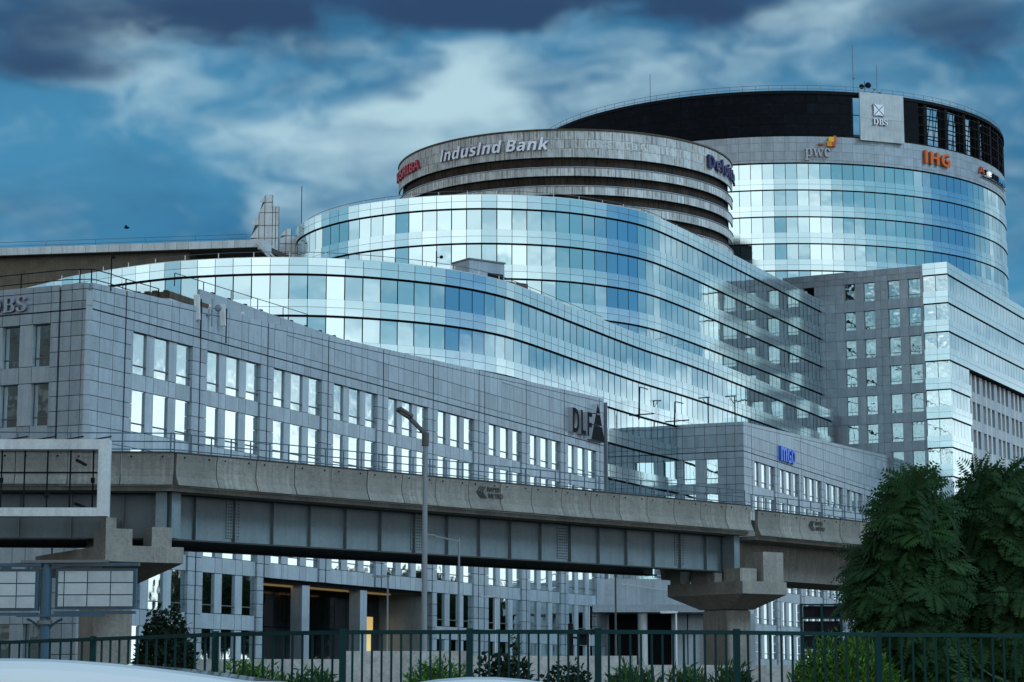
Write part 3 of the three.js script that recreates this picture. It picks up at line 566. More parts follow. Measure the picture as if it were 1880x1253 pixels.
// ---------------------------------------------------------------- lettering on the buildings
function ringSign(name, label, text, c, R, deg0, deg1, y, size, f, mats, o = {}) {   // raised letters spread evenly round a tower
  const { skew = 0, depth = 0.3, group } = o, total = [...text].reduce((s, ch) => s + (ch === ' ' ? 0.3 * size : advance(ch, f, size)), 0), k = ((deg1 - deg0) / 57.2958 * (R + 0.1)) / total;
  const am = (deg0 + deg1) / 2 / 57.2958, [bx, bz] = ringAt(c, am, R), g = thing(name, label, 'sign', [bx, y, bz]); let s = 0;
  [...text].forEach((ch, i) => {
    if (ch === ' ') { s += 0.3 * size * k; return; }
    const adv = advance(ch, f, size) * k, a = deg0 / 57.2958 + (s + adv / 2) / (R + 0.1), [x, z] = ringAt(c, a, R + 0.12), geo = glyph(ch, f, size, depth, skew); geo.scale(k, 1, 1); geo.translate(-adv / 2, 0, 0);
    part(g, 'letter', geo, typeof mats === 'function' ? mats(i) : mats, x - bx, 0, z - bz, a); s += adv;
  });
  return g;
}
ringSign('tower_sign', 'slanted white raised lettering across the top of the stained round tower', 'lnduslnd Bank', F, F.r, -46.2, -6.9, 70.55, 1.55, font.sans_bold, [M.letterWhite, M.letterSide], { skew: 0.2, depth: 0.35 });
ringSign('tower_sign', 'red raised lettering at the left edge of the stained round tower', 'TOSHIBA', F, F.r, -82, -57.5, 70.65, 1.35, font.sans_bold, M.red);
ringSign('tower_sign', 'dark blue raised lettering at the right edge of the stained round tower', 'Deloitte.', F, F.r, 52.2, 84, 70.5, 1.75, font.sans_bold, M.navy);
ringSign('tower_sign', 'faint grey ghost lettering between the white and the dark blue lettering', 'TOSHIBA', F, F.r - 0.11, 5.0, 26.0, 70.95, 0.85, font.sans_bold, M.stained[5], { depth: 0.02 });
{
  const g = ringSign('tower_sign', 'small grey lower case lettering with an orange block emblem on the tallest tower', 'pwc', G, G.r, 1.7, 7.4, 81.75, 1.75, font.serif_bold, [M.letterGrey, M.letterSide]);
  const put = (deg, y, w, h, m, d = 0.35) => { const a = deg / 57.2958, [x, z] = ringAt(G, a, G.r + 0.12 + d / 2); part(g, 'emblem_block', boxGeo(w, h, d, 0), m, x - g.position.x, y - g.position.y, z - g.position.z, a); };
  put(5.3, 83.72, 0.85, 0.22, M.rust); put(7.35, 83.75, 1.0, 0.75, M.amber, 0.36); put(8.15, 83.8, 0.55, 0.85, M.rust, 0.38); put(7.6, 84.5, 0.8, 0.75, M.yellow, 0.4); put(8.4, 84.6, 0.45, 0.95, M.orange, 0.37);
}
ringSign('tower_sign', 'big orange raised capitals below the open steel crown of the tallest tower', 'lHG', G, G.r, 30.4, 38.9, 82.1, 2.0, font.sans_bold, M.orange, { depth: 0.4 });
{
  const g = ringSign('tower_sign', 'dark lettering ending in a bright blue word at the right edge of the tallest tower', 'Areonweb', G, G.r, 50.2, 69.5, 82.75, 1.05, font.sans_bold, (i) => (i === 0 ? M.rust : i === 2 ? M.lit : i < 5 ? M.black : M.cyan));
  const pts = arc({ ...G, r: G.r + 0.25 }, 51.5 / 57.3, 70 / 57.3, 8).map(([x, z]) => [x - g.position.x, z - g.position.z]); part(g, 'sign_rail', wallGeo(pts, -0.55, -0.30), M.black);
}
function flatSign(name, label, text, f, s, y, size, fn, mat, depth, off, o = {}) {
  const [x, z] = on(f, s, off), g = thing(name, label, 'sign', [x, y, z]); g.rotation.y = f.ry; let c = 0;
  for (const ch of text) { const geo = glyph(ch, fn, size, depth, o.skew ?? 0); if (o.sx) geo.scale(o.sx, 1, 1); part(g, 'letter', geo, mat, c, 0, 0); c += advance(ch, fn, size) * (o.sx ?? 1) * (o.track ?? 1); }
  return { g, w: c };
}
{
  const { g } = flatSign('building_sign', 'black capitals beside a black triangle emblem at the end of the pale block', 'DLF', A, 80.55, 26.5, 2.45, font.sans_bold, [M.black, M.letterGrey], 0.5, 0.0, { sx: 0.92 });
  const tri = (y0, y1, h, W) => { const w0 = W * (1 - y0 / h), w1 = W * (1 - y1 / h), s = new THREE.Shape([new THREE.Vector2(-w0, y0), new THREE.Vector2(w0, y0), new THREE.Vector2(w1, y1), new THREE.Vector2(-w1, y1)]); return new THREE.ExtrudeGeometry(s, { depth: 0.5, bevelEnabled: false }); };
  for (const [a, b] of [[0, 1.5], [1.62, 2.7], [2.82, 3.8]]) part(g, 'emblem_bar', tri(a, b, 3.95, 1.85), [M.black, M.letterGrey], 7.0, -0.25, 0);
}
{
  const [x, z] = on(B, 13.2, 0), g = thing('building_sign', 'blue rounded letters on the shorter pale block', 'sign', [x, 27.95, z]); g.rotation.y = B.ry; let c = 0;
  for (const [ch, sy, sx] of [['m', 1.33, 1.25], ['G', 1, 1.0], ['O', 1, 1.0]]) { const q = glyph(ch, font.sans_bold, 1.72, 0.35); q.scale(sx, sy, 1); part(g, 'letter', q, M.blueSign, c, 0, 0); c += advance(ch, font.sans_bold, 1.72) * sx * 0.98; }
}
flatSign('building_sign', 'pale serif capitals cut by the left picture edge on the long pale block', 'DBS', AL, AL.L - 8.05, 26.22, 1.02, font.serif_bold, [M.clad[4], M.letterSide], 0.22, 0.0, { sx: 1.18 });

// ---------------------------------------------------------------- far left: the flat roofed building with its fins, roof gear
{
  const z0 = -245, g = thing('flat_roofed_building', 'beige building with a wide overhanging flat roof behind the far left roofs', 'building', [-45, 0, z0]);
  const P = new Pieces(g, 'H'), tilt = 1.0 / 30;   // fascia panels run level; the roof edge turns slightly away
  const f = face(-72, -249.6, -28.9, -242.6), n = 32;
  for (let i = 0; i < n; i++) { const [x, z] = on(f, (i + 0.5) * f.L / n, -0.15); P.add('fascia_panel', boxGeo(f.L / n - 0.04, 0.85, 0.3), pick(M.cladWhite), x, 51.3, z, f.ry, 1, f.nx, f.nz, 0, 0.8, x > -64); }
  P.finish();
  const q = (s, off) => { const [x, z] = on(f, s, off); return [x + 45, z - z0]; };
  part(g, 'roof_slab', prism([q(0, -0.1), q(f.L, -0.1), q(f.L + 2, -12), q(0, -12)], 50.9, 51.5), M.soffit);
  part(g, 'wall', wallGeo([q(0, -1.6), q(f.L - 8.6, -1.6), q(f.L - 8.6, -12)], 0, 50.9), M.beige);
  part(g, 'corner_bracket', prism([q(f.L, 0), q(f.L + 0.6, 0), q(f.L + 0.6, -8), q(f.L, -8)], 50.6, 51.75), M.cladWhite[0]);
  part(g, 'corner_brace', beam([q(f.L, 0)[0], 51.4, q(f.L, 0)[1]], [q(f.L + 1.9, 0)[0], 49.0, q(f.L + 1.9, 0)[1]], 0.5, 0.3), M.cladPale[1]);
  railing('roof_railing', 'thin dark wire railing on the flat roof at far left', [0, 6, 12, 18, 24, 30, 36, 42].map((s) => on(f, s, -1)), 51.7, 0.9, [0.5, 1], 5.8, M.frame, 0.025);
}
function fin(label, outline, cols, rowsY, base) {
  const g = thing('roof_fin', label, 'roof fin', base, 'panelled fins on the roof');
  const s = new THREE.Shape(outline.map(([x, y]) => new THREE.Vector2(x, y))); part(g, 'core', new THREE.ExtrudeGeometry(s, { depth: 0.3, bevelEnabled: false }), M.coping, 0, 0, -0.3);
  const topAt = (x) => { let t = -1; for (let i = 0; i < outline.length; i++) { const [ax, ay] = outline[i], [bx, by] = outline[(i + 1) % outline.length]; if ((ax - x) * (bx - x) <= 0 && Math.abs(bx - ax) > 1e-6) t = Math.max(t, ay + (by - ay) * (x - ax) / (bx - ax)); } return t; };
  for (let c = 0; c + 1 < cols.length; c++) for (let r = 0; r + 1 < rowsY.length; r++) {
    const x0 = cols[c] + 0.04, x1 = cols[c + 1] - 0.04, y0 = rowsY[r] + 0.04, ta = topAt(x0 + 0.01), tb = topAt(x1 - 0.01), ya = Math.min(rowsY[r + 1] - 0.04, ta), yb = Math.min(rowsY[r + 1] - 0.04, tb);
    if (ya <= y0 + 0.05 && yb <= y0 + 0.05) continue;
    const sh = new THREE.Shape([new THREE.Vector2(x0, y0), new THREE.Vector2(x1, y0), new THREE.Vector2(x1, Math.max(y0, yb)), new THREE.Vector2(x0, Math.max(y0, ya))]);
    part(g, 'fin_panel', metreUV(new THREE.ExtrudeGeometry(sh, { depth: 0.06, bevelEnabled: false })), pick(M.cladWhite), 0, 0, 0.0);
  }
}
fin('taller stepped fin of pale panels rising from the roof at far left', [[-32.2 + 30, 0], [-28.66 + 30, 0], [-28.66 + 30, 6.9], [-29.45 + 30, 6.9], [-29.45 + 30, 8.35], [-30.4 + 30, 8.35], [-32.2 + 30, 2.6]], [-2.2, -1.1, -0.4, 0.55, 0.95, 1.34], [0, 1.3, 2.9, 4.5, 6.1, 7.4, 8.4], [-30, 53.0, -262]);
fin('shorter stepped fin of pale panels next to the taller fin', [[-28.5 + 27, 0], [-26.5 + 27, 0], [-26.5 + 27, 3.1], [-27.1 + 27, 3.1], [-27.1 + 27, 4.1], [-27.75 + 27, 4.1], [-28.5 + 27, 2.8]], [-1.5, -0.75, -0.1, 0.5], [0, 1.0, 2.2, 3.2, 4.2], [-27, 53.0, -262]);
// lift housing on the lower glass building
{
  const g = thing('roof_housing', 'grey louvred plant housing with a dark opening on the lower glass roof', 'housing', [-2.6, C_TOP - 0.6, -212]); g.rotation.y = 0.62;
  part(g, 'wall', boxGeo(4.2, 3.4, 3.0, 1), M.clad[0], -0.9, 1.7, 0); part(g, 'opening', boxGeo(1.8, 0.8, 0.1, 0), M.black, 0.1, 1.9, 1.52); part(g, 'roof_cap', boxGeo(4.4, 0.15, 3.2, 0), M.frame, -0.9, 3.47, 0);
  part(g, 'annex_wall', boxGeo(3.2, 1.7, 2.4, 2), M.brown, 2.4, 0.85, 0.4);
}
function mast(label, base, h, dishes, mat = M.black) {
  const g = thing('roof_antenna', label, 'antenna', base); part(g, 'mast', bar([0, 0, 0], [0, h, 0], 0.05), mat);
  for (const [y, dx, r] of dishes) { const sg = new THREE.SphereGeometry(r, 16, 6, 0, Math.PI * 2, 0, 1.35); sg.scale(1, 0.35, 1); const d = part(g, 'dish', sg, mat, dx, y, 0.1); d.rotation.x = Math.PI / 2; part(g, 'arm', bar([0, y, 0], [dx, y, 0], 0.03), mat); }
  return g;
}
mast('dark aerial mast with two side arms on the lower glass roof', [-7.3, C_TOP - 0.2, -206], 3.2, [[2.6, 0.5, 0.18], [1.5, -0.45, 0.22]]);
mast('thin lightning rod on the roof left of the stained tower', [-25.5, 52, -258], 9.5, []);
mast('slender aerial standing on the left part of the black crown', [21.8, 92.2, -333], 4.9, [], M.frame);
mast('tall leaning aerial beside the dish mast on the tallest tower', [53.2, 92.2, -329], 8.6, [[3.0, 0.12, 0.14]], M.frame);
mast('short mast carrying two dark dishes on the tallest tower', [55.0, 92.2, -329], 2.6, [[1.7, -0.5, 0.42], [1.9, 0.5, 0.5]]);
mast('stubby aerial rack just right of the two dark dishes', [56.2, 92.2, -328.6], 1.5, [[1.1, 0.25, 0.16], [0.6, -0.2, 0.16], [0.35, 0.5, 0.2]], M.frame);
mast('thin pole right of the dish mast on the tallest tower', [56.9, 92.2, -329], 5.2, [[0.6, 0.4, 0.3]], M.frame);
mast('black camera pole on the roof corner of the long pale block', [-26.6, 27.4, -142], 2.6, [[2.3, 0.15, 0.14]]);
// roof of the long pale block: hut, aerial panels, railing
{
  const g = thing('roof_hut', 'pale rooftop hut with crumbling brown coping behind the front parapet', 'hut', [-25.6, 25.6, -151]); g.rotation.y = A.ry + 1.3;
  const g2 = face(-30.5, -155.5, -25.4, -153.6), h = [26.0, 2.6];
  g.rotation.y = g2.ry; g.position.set(-27.9, 25.6, -155.2);
  part(g, 'wall', boxGeo(7.0, 3.6, 6, 1), M.whitePaint, 0, 1.8, -3); part(g, 'coping', boxGeo(7.2, 0.45, 6.2, 2), M.coping, 0, 3.75, -3);
  for (let i = 0; i < 9; i++) part(g, 'coping_stone', boxGeo(rr(0.25, 0.5), rr(0.1, 0.22), 0.3), M.coping, -3.2 + i * 0.8 + rr(-0.15, 0.15), 4.02, 0.02);
}
{
  const g = thing('roof_screen_wall', 'grey sloping screen wall standing behind the parapet of the long pale block', 'wall', [on(A, 20.5, -5)[0], 25.6, on(A, 20.5, -5)[1]]); g.rotation.y = A.ry;
  for (let i = 0; i < 13; i++) { const w = 2.0, ya = 5.55 - i * 0.05, yb = 5.55 - (i + 1) * 0.05, sh = new THREE.Shape([[0.02, 0], [w - 0.02, 0], [w - 0.02, yb], [0.02, ya]].map(([x, y]) => new THREE.Vector2(x, y))); part(g, 'wall_panel', metreUV(new THREE.ExtrudeGeometry(sh, { depth: 0.25, bevelEnabled: false })), pick(M.clad), i * w, 0, 0); }
  for (let i = 0; i < 10; i++) part(g, 'roof_lamp', boxGeo(0.3, 0.16, 0.2, 0), M.black, 2 + i * 2.4, 5.60 - (2 + i * 2.4) * 0.025, 0.1);
}
for (const [x, z, h, lab] of [[-22.4, -152.6, 2.6, 'wide white aerial panel leaning on the roof of the pale block'], [-20.9, -155.0, 2.2, 'narrow white aerial panel right of the wide one']]) {
  const g = thing('aerial_panel', lab, 'antenna', [x, 27.0, z]); const p = part(g, 'panel', new RoundedBoxGeometry(0.42, h * 0.72, 0.2, 2, 0.05), M.whitePaint, 0, h * 0.45, 0); p.rotation.z = 0.06; part(g, 'pole', bar([0.25, -1, -0.2], [0.25, h * 0.7, -0.2], 0.05), M.black);
}
mast('dark aerial with round dish between the white aerial panels', [-21.5, 27.0, -153.8], 2.0, [[1.3, 0.45, 0.26], [0.8, -0.3, 0.12]], M.galv);
railing('roof_railing', 'black two rail fence round the roof corner of the long pale block', [on(AL, AL.L - 24, -0.8), on(AL, AL.L - 18, -0.8), on(AL, AL.L - 12, -0.8), on(AL, AL.L - 6, -0.8), on(AL, AL.L - 1.2, -0.8), on(A, 1.0, -0.8), on(A, 5, -0.8), on(A, 9, -0.8)], 27.6, 1.35, [0.5, 1], 0.5, M.black, 0.035);
railing('roof_railing', 'black sloping handrail over the ramp wall on the long pale block', [0, 4, 8, 12, 16, 20].map((s) => on(A, 18 + s, -5.4)), 31.0, 1.0, [1], 3.5, M.black, 0.03);
for (const [s, lab] of [[15.5, 'white roof gantry with lamp boxes nearest the aerial panels'], [20.0, 'second white roof gantry with lamp boxes along the parapet']]) {
  const [x, z] = on(A, s, -0.6), g = thing('roof_gantry', lab, 'gantry', [x, aTop(x, z) + 0.2, z]); g.rotation.y = A.ry + 0.6;
  part(g, 'arm', bar([0, 0.2, 0], [3.6, 0.45, 0], 0.04), M.alu); for (const k of [0.9, 2.4]) part(g, 'lamp_box', boxGeo(0.22, 0.35, 0.22, 0), M.whitePaint, k, 0.3, 0); part(g, 'strut', bar([3.6, 0.45, 0], [1.6, -0.3, -0.8], 0.03), M.alu);
}
for (const [i, s] of [[0, 1108], [1, 1148]]) {   // floodlight poles on the shorter pale block
  const [x, z] = i ? on(BL, BL.L - 1.2, -0.8) : on(BL, BL.L - 4.4, -0.8), g = thing('floodlight_pole', i ? 'black floodlight pole at the roof corner of the shorter pale block' : 'black floodlight pole left of the corner one on the shorter pale block', 'light pole', [x, 28.8, z]);
  part(g, 'pole', bar([0, 0, 0], [0, 5.4, 0], 0.08), M.black); part(g, 'crossbar', beam([-1.1, 5.3, 0], [0.2, 5.4, 0], 0.12, 0.12), M.black); part(g, 'brace', bar([-0.6, 5.2, 0], [0, 4.4, 0], 0.04), M.black);
}
{
  const g = thing('roof_gantry', 'white two armed cleaning gantry on the right roof edge of the lower glass building', 'gantry', [16.0, C_TOP, -247.5]);
  for (const k of [0, 1]) { part(g, 'arm', bar([-2.2 + k * 1.4, 0.3 - k * 0.9, 0], [2.0 + k * 1.4, 1.4 - k * 0.9, 0], 0.09), M.whitePaint); part(g, 'leg', bar([-2.2 + k * 1.4, -0.6 - k * 0.6, 0], [-2.2 + k * 1.4, 0.3 - k * 0.9, 0], 0.08), M.whitePaint); part(g, 'upright', bar([k * 1.2, 0.7 - k * 0.9, 0], [k * 1.2 - 0.2, 2.2 - k, 0], 0.06), M.whitePaint); }
}
for (const [x, y, z, h, lab] of [[13.2, 29.0, -225, 3.4, 'dark rooftop crane arm between the two pale blocks'], [17.5, 29.3, -233, 2.6, 'small dark rooftop frame right of the crane arm']]) {
  const g = thing('roof_davit', lab, 'davit', [x, y, z]); part(g, 'post', bar([0, 0, 0], [0.1, h, 0], 0.1), M.black); part(g, 'arm', bar([0.1, h, 0], [1.0, h * 0.92, 0], 0.06), M.black); part(g, 'foot_beam', beam([-1, 0.4, 0], [1.6, 0.6, 0], 0.12, 0.12), M.black);
}

// ---------------------------------------------------------------- the elevated metro line
const profile = [[0, 0], [-0.05, -0.35], [-0.07, -0.75], [-0.03, -1.06], [0.15, -1.42], [0.15, -1.47], [-0.28, -1.47], [-0.28, 0]];
function profileGeo(L, pts) { const s = new THREE.Shape(pts.map(([o, y]) => new THREE.Vector2(o, y))), g = new THREE.ExtrudeGeometry(s, { depth: L, bevelEnabled: false }); g.rotateY(-Math.PI / 2); g.translate(L / 2, 0, 0); return g; }   // local x along, z outward
function span(label, f, top, o) {
  const g = thing('metro_span', label, 'viaduct', [f.ax, 0, f.az]), loc = (s, off) => { const [x, z] = on(f, s, off); return [x - f.ax, z - f.az]; };
  const n = Math.round(f.L / 2.3), w = f.L / n;
  const geos = Array.from({ length: 5 }, (_, v) => { const q = metreUV(profileGeo(w - 0.045, profile)); const uv = q.attributes.uv; for (let i = 0; i < uv.count; i++) uv.setXY(i, uv.getX(i) + v * 2.7, uv.getY(i) + v * 3.9); return q; });
  for (let i = 0; i < n; i++) {
    const s = (i + 0.5) * w, [x, z] = loc(s, 0), [X, Z] = on(f, s, 0); if (!inFrame(X, top, Z, 140)) continue;
    const p = part(g, 'parapet_panel', geos[i % 5], M.concrete[(i * 7) % 4], x + rr(-0.01, 0.01), top + rr(-0.012, 0.012), z, f.ry + rr(-0.004, 0.004));
    for (const k of [-0.3, 0.3]) part(p, 'bolt_hole', new THREE.CylinderGeometry(0.045, 0.045, 0.03, 8).rotateX(Math.PI / 2), M.black, k * w, -0.17, -0.018);
  }
  const bx = (name, s, y, off, L, h, t, mat) => { const [x, z] = loc(s, off); return part(g, name, boxGeo(L, h, t, 1), mat, x, y, z, f.ry); };
  bx('coping', f.L / 2, top + 0.035, -0.14, f.L, 0.05, 0.36, M.girderDark);
  bx('deck_slab', f.L / 2, top - 1.6, -4.9, f.L, 0.22, 9.3, M.concrete[1]); bx('far_parapet', f.L / 2, top - 0.75, -9.6, f.L, 1.4, 0.2, M.concrete[0]);
  if (o.steel) {
    for (const off of [-1.75, -7.4]) { bx('girder_web', f.L / 2, top - 2.72, off, f.L - 0.9, 2.1, 0.06, M.girder[1]); bx('bottom_flange', f.L / 2, top - 3.81, off, f.L - 0.9, 0.07, 0.75, M.girderDark); bx('top_flange', f.L / 2, top - 1.73, off, f.L - 0.9, 0.06, 0.6, M.girderDark); }
    for (let i = 0; i <= n; i++) { const [X, Z] = on(f, i * w, -1.6); if (!inFrame(X, top - 2, Z)) continue; bx('web_stiffener', Math.min(f.L - 0.5, Math.max(0.5, i * w)), top - 2.74, -1.63, 0.05, 2.02, 0.24, M.girder[0]); }
    for (const q of o.splices ?? []) {
      const pl = bx('splice_plate', q, top - 2.72, -1.70, 0.82, 1.72, 0.05, M.girder[2]);
      for (let a = 0; a < 5; a++) for (let b = 0; b < 11; b++) part(pl, 'bolt', boltGeo, M.girderDark, -0.3 + a * 0.15, -0.75 + b * 0.15, 0.03);
    }
    for (let i = 1; i < 8; i++) bx('cross_frame', i * f.L / 8, top - 2.8, -4.6, 0.2, 0.3, 5.5, M.girderDark);
    for (const s of [0.55, f.L - 0.55]) bx('end_bracket', s, top - 2.75, -1.15, 0.5, 2.1, 0.9, M.girder[3]);
  } else {
    const [x, z] = loc(f.L / 2, 0); const pr = [[-2.1, -1.7], [-2.5, -3.85], [-7.2, -3.85], [-7.6, -1.7]]; part(g, 'box_girder', metreUV(profileGeo(f.L - 0.3, pr)), M.concrete[0], x, top, z, f.ry);
  }
  return g;
}
const boltGeo = new THREE.CylinderGeometry(0.032, 0.032, 0.05, 6).rotateX(Math.PI / 2);
const fM0 = face(...M0, M1[0] - 0.06, M1[1]), fM1 = face(M1[0] + 0.1, M1[1] - 0.1, M2[0], M2[1]), fM2 = face(M2[0] + 0.45, M2[1] - 0.35, ...M3);
span('left steel span of the viaduct running behind the empty billboard frame', fM0, METRO_TOP, { steel: true });
span('middle steel girder span of the viaduct between the two pale grey piers', fM1, METRO_TOP, { steel: true, splices: [4.6, 16.4, 27.2, 37.0] });
span('right concrete span of the viaduct running into the tree', fM2, METRO_TOP - 0.22, { steel: false });
{   // emblem and name cast into one parapet panel, and again far right
  const cast = (label, f, s, top, k) => {
    const [x, z] = on(f, s, -0.028), g = thing('cast_lettering', label, 'lettering', [x, top - 0.86, z]); g.rotation.y = f.ry;
    for (let i = 0; i < 3; i++) { const s3 = new THREE.Shape([[0.22, 0.62], [0.3, 0.62], [0.09, 0.33], [0.38, 0.0], [0.30, 0.0], [0, 0.33]].map(([a, b]) => new THREE.Vector2(a * k, b * k))); part(g, 'chevron', new THREE.ExtrudeGeometry(s3, { depth: 0.03, bevelEnabled: false }), M.girderDark, i * 0.17 * k, 0, 0); }
    let c = 0.72 * k; for (const ch of 'RAPID') { part(g, 'letter', glyph(ch, font.sans_regular, 0.24 * k, 0.03), M.girderDark, c, 0.36 * k, 0); c += advance(ch, font.sans_regular, 0.24 * k); }
    c = 0.82 * k; for (const ch of 'METRO') { part(g, 'letter', glyph(ch, font.sans_regular, 0.24 * k, 0.03), M.girderDark, c, 0.03 * k, 0); c += advance(ch, font.sans_regular, 0.24 * k); }
  };
  cast('dark chevron emblem and two words cast into the middle parapet', fM1, 19.05, METRO_TOP, 1); cast('dark chevron emblem and two words cast into the right parapet by the tree', fM2, 5.6, METRO_TOP - 0.22, 0.95);
}
const along = (f, n, off) => Array.from({ length: n + 1 }, (_, i) => on(f, f.L * i / n, off));
railing('viaduct_railing', 'blue grey steel railing along the middle span of the viaduct', along(fM1, 36, -0.5), METRO_TOP, 0.95, [0.22, 0.6, 1], 1.15, M.bluePaint, 0.028);
railing('viaduct_railing', 'blue grey steel railing along the right span of the viaduct', along(fM2, 42, -0.5), METRO_TOP - 0.2, 0.95, [0.22, 0.6, 1], 1.3, M.bluePaint, 0.028);
railing('viaduct_railing', 'blue grey steel railing above the billboard frame on the left span', along(fM0, 26, -0.5), METRO_TOP, 0.95, [0.22, 0.6, 1], 1.2, M.bluePaint, 0.028);
function pier(label, near, ax, W, L, capTop, colTop, o) {   // near = near left corner of the cap, ax = its long axis pointing to the camera
  const g = thing('viaduct_pier', label, 'pier', [near[0], 0, near[1]]), e = [ax[1], -ax[0]], ry = Math.atan2(ax[0], ax[1]);   // local z along ax, local x along e
  const loc = (a, b) => [e[0] * a - ax[0] * b, e[1] * a - ax[1] * b];   // a across, b back along the axis
  const put = (name, geo, mat, a, y, b) => { const [x, z] = loc(a, b); return part(g, name, geo, mat, x, y, z, ry); };
  put('cap', boxGeo(W, 0.72, L, 0), M.lip[0], W / 2, capTop - 0.36, L / 2);
  const t = new THREE.CylinderGeometry(1, 1, 1, 4, 1); t.dispose();
  const hw = W / 2, hl = L / 2, cw = 1.0, cl = 1.25, y1 = capTop - 0.72, y0 = capTop - 1.55, v = [[-hw, y1, -hl], [hw, y1, -hl], [hw, y1, hl], [-hw, y1, hl], [-cw, y0, -cl], [cw, y0, -cl], [cw, y0, cl], [-cw, y0, cl]], pos = [];
  for (const [a, b, c, d] of [[0, 1, 5, 4], [1, 2, 6, 5], [2, 3, 7, 6], [3, 0, 4, 7]]) for (const i of [a, b, c, a, c, d]) pos.push(...v[i]);
  const hg = new THREE.BufferGeometry(); hg.setAttribute('position', new THREE.Float32BufferAttribute(pos, 3)); hg.computeVertexNormals(); put('haunch', metreUV(hg), M.concrete[0], hw, 0, hl);
  put('column', new RoundedBoxGeometry(1.9, y0, 2.3, 3, 0.2), M.concrete[1], hw, y0 / 2, hl); metreUV(g.children[g.children.length - 1].geometry);
  for (const [a, b, w, h, d] of o) put('bearing_block', boxGeo(w, h, d), pick(M.lip), a, capTop + h / 2, b);
  return g;
}
pier('left viaduct pier with flared cap behind the blue sign post', [-18.1, -97.2], [0.5, 0.866], 3.7, 10, 7.75, 0, [[0.65, 0.9, 1.25, 0.75, 1.6], [2.75, 0.85, 0.95, 0.9, 1.1], [0.8, 2.0, 0.5, 1.35, 0.8], [1.8, 5, 1.4, 0.7, 1.6], [2.9, 7, 1.0, 0.7, 1.2]]);
pier('right viaduct pier with flared cap in the gap between the pale blocks', [13.3, -126.2], [0.6, 0.8], 3.5, 6.6, 7.55, 0, [[0.75, 1.0, 1.3, 0.75, 1.4], [2.7, 0.7, 1.6, 1.75, 0.9], [0.8, 4, 1.2, 0.7, 1.4], [0.5, 6.0, 0.8, 0.75, 0.9], [2.8, 5, 1.0, 0.7, 1.2]]);
pier('far viaduct pier partly hidden by the tree', [28.4, -149.5], [0.6, 0.8], 3.7, 9, 7.4, 0, [[0.8, 1.0, 1.3, 0.75, 1.4]]);

// ---------------------------------------------------------------- billboard frame, sign post, lamps and other street furniture
{
  const zf = -94.6, g = thing('billboard_frame', 'empty white billboard frame with bare steel grid at the left picture edge', 'billboard', [-22, 8.8, zf]);
  const X1 = 4.45, X0 = -8, H = 3.35, b = 0.44;
  part(g, 'frame_bar', boxGeo(X1 - X0, b, 0.7, 0), M.whitePaint, (X0 + X1) / 2, H - b / 2, 0); part(g, 'frame_bar', boxGeo(X1 - X0, b * 0.85, 0.7, 1), M.whitePaint, (X0 + X1) / 2, b * 0.42, 0); part(g, 'frame_bar', boxGeo(b, H - 0.012, 0.72, 2), M.whitePaint, X1 - b / 2 + 0.005, H / 2, 0.0);
  for (let i = 0; i < 12; i++) part(g, 'grid_post', beam([X1 - 0.75 - i * 1.0, 0.3, -0.25], [X1 - 0.75 - i * 1.0, H - 0.3, -0.25], 0.06, 0.06), M.black);
  for (const y of [1.95, 1.15, 2.95]) part(g, 'grid_rail', beam([X0, y, -0.3], [X1 - 0.3, y, -0.3], 0.07, 0.07), M.black);
  for (let i = 0; i < 5; i++) part(g, 'clamp', boxGeo(0.16, 0.22, 0.16, 0), M.black, X1 - 0.75 - i * 2.0, i % 2 ? 0.95 : 1.6, -0.2);
  for (let i = 0; i < 5; i++) part(g, 'roof_strut', beam([X1 - 0.9 - i * 1.25, H, -0.1], [X1 - 0.45 - i * 1.25, H + 0.45, -2.6], 0.06, 0.06), M.black);
  for (const y of [0.6, 2.5]) part(g, 'bracket', beam([X1 - 1.5, y, -0.3], [X1 - 1.5, y, -2.4], 0.1, 0.1), M.black);
}
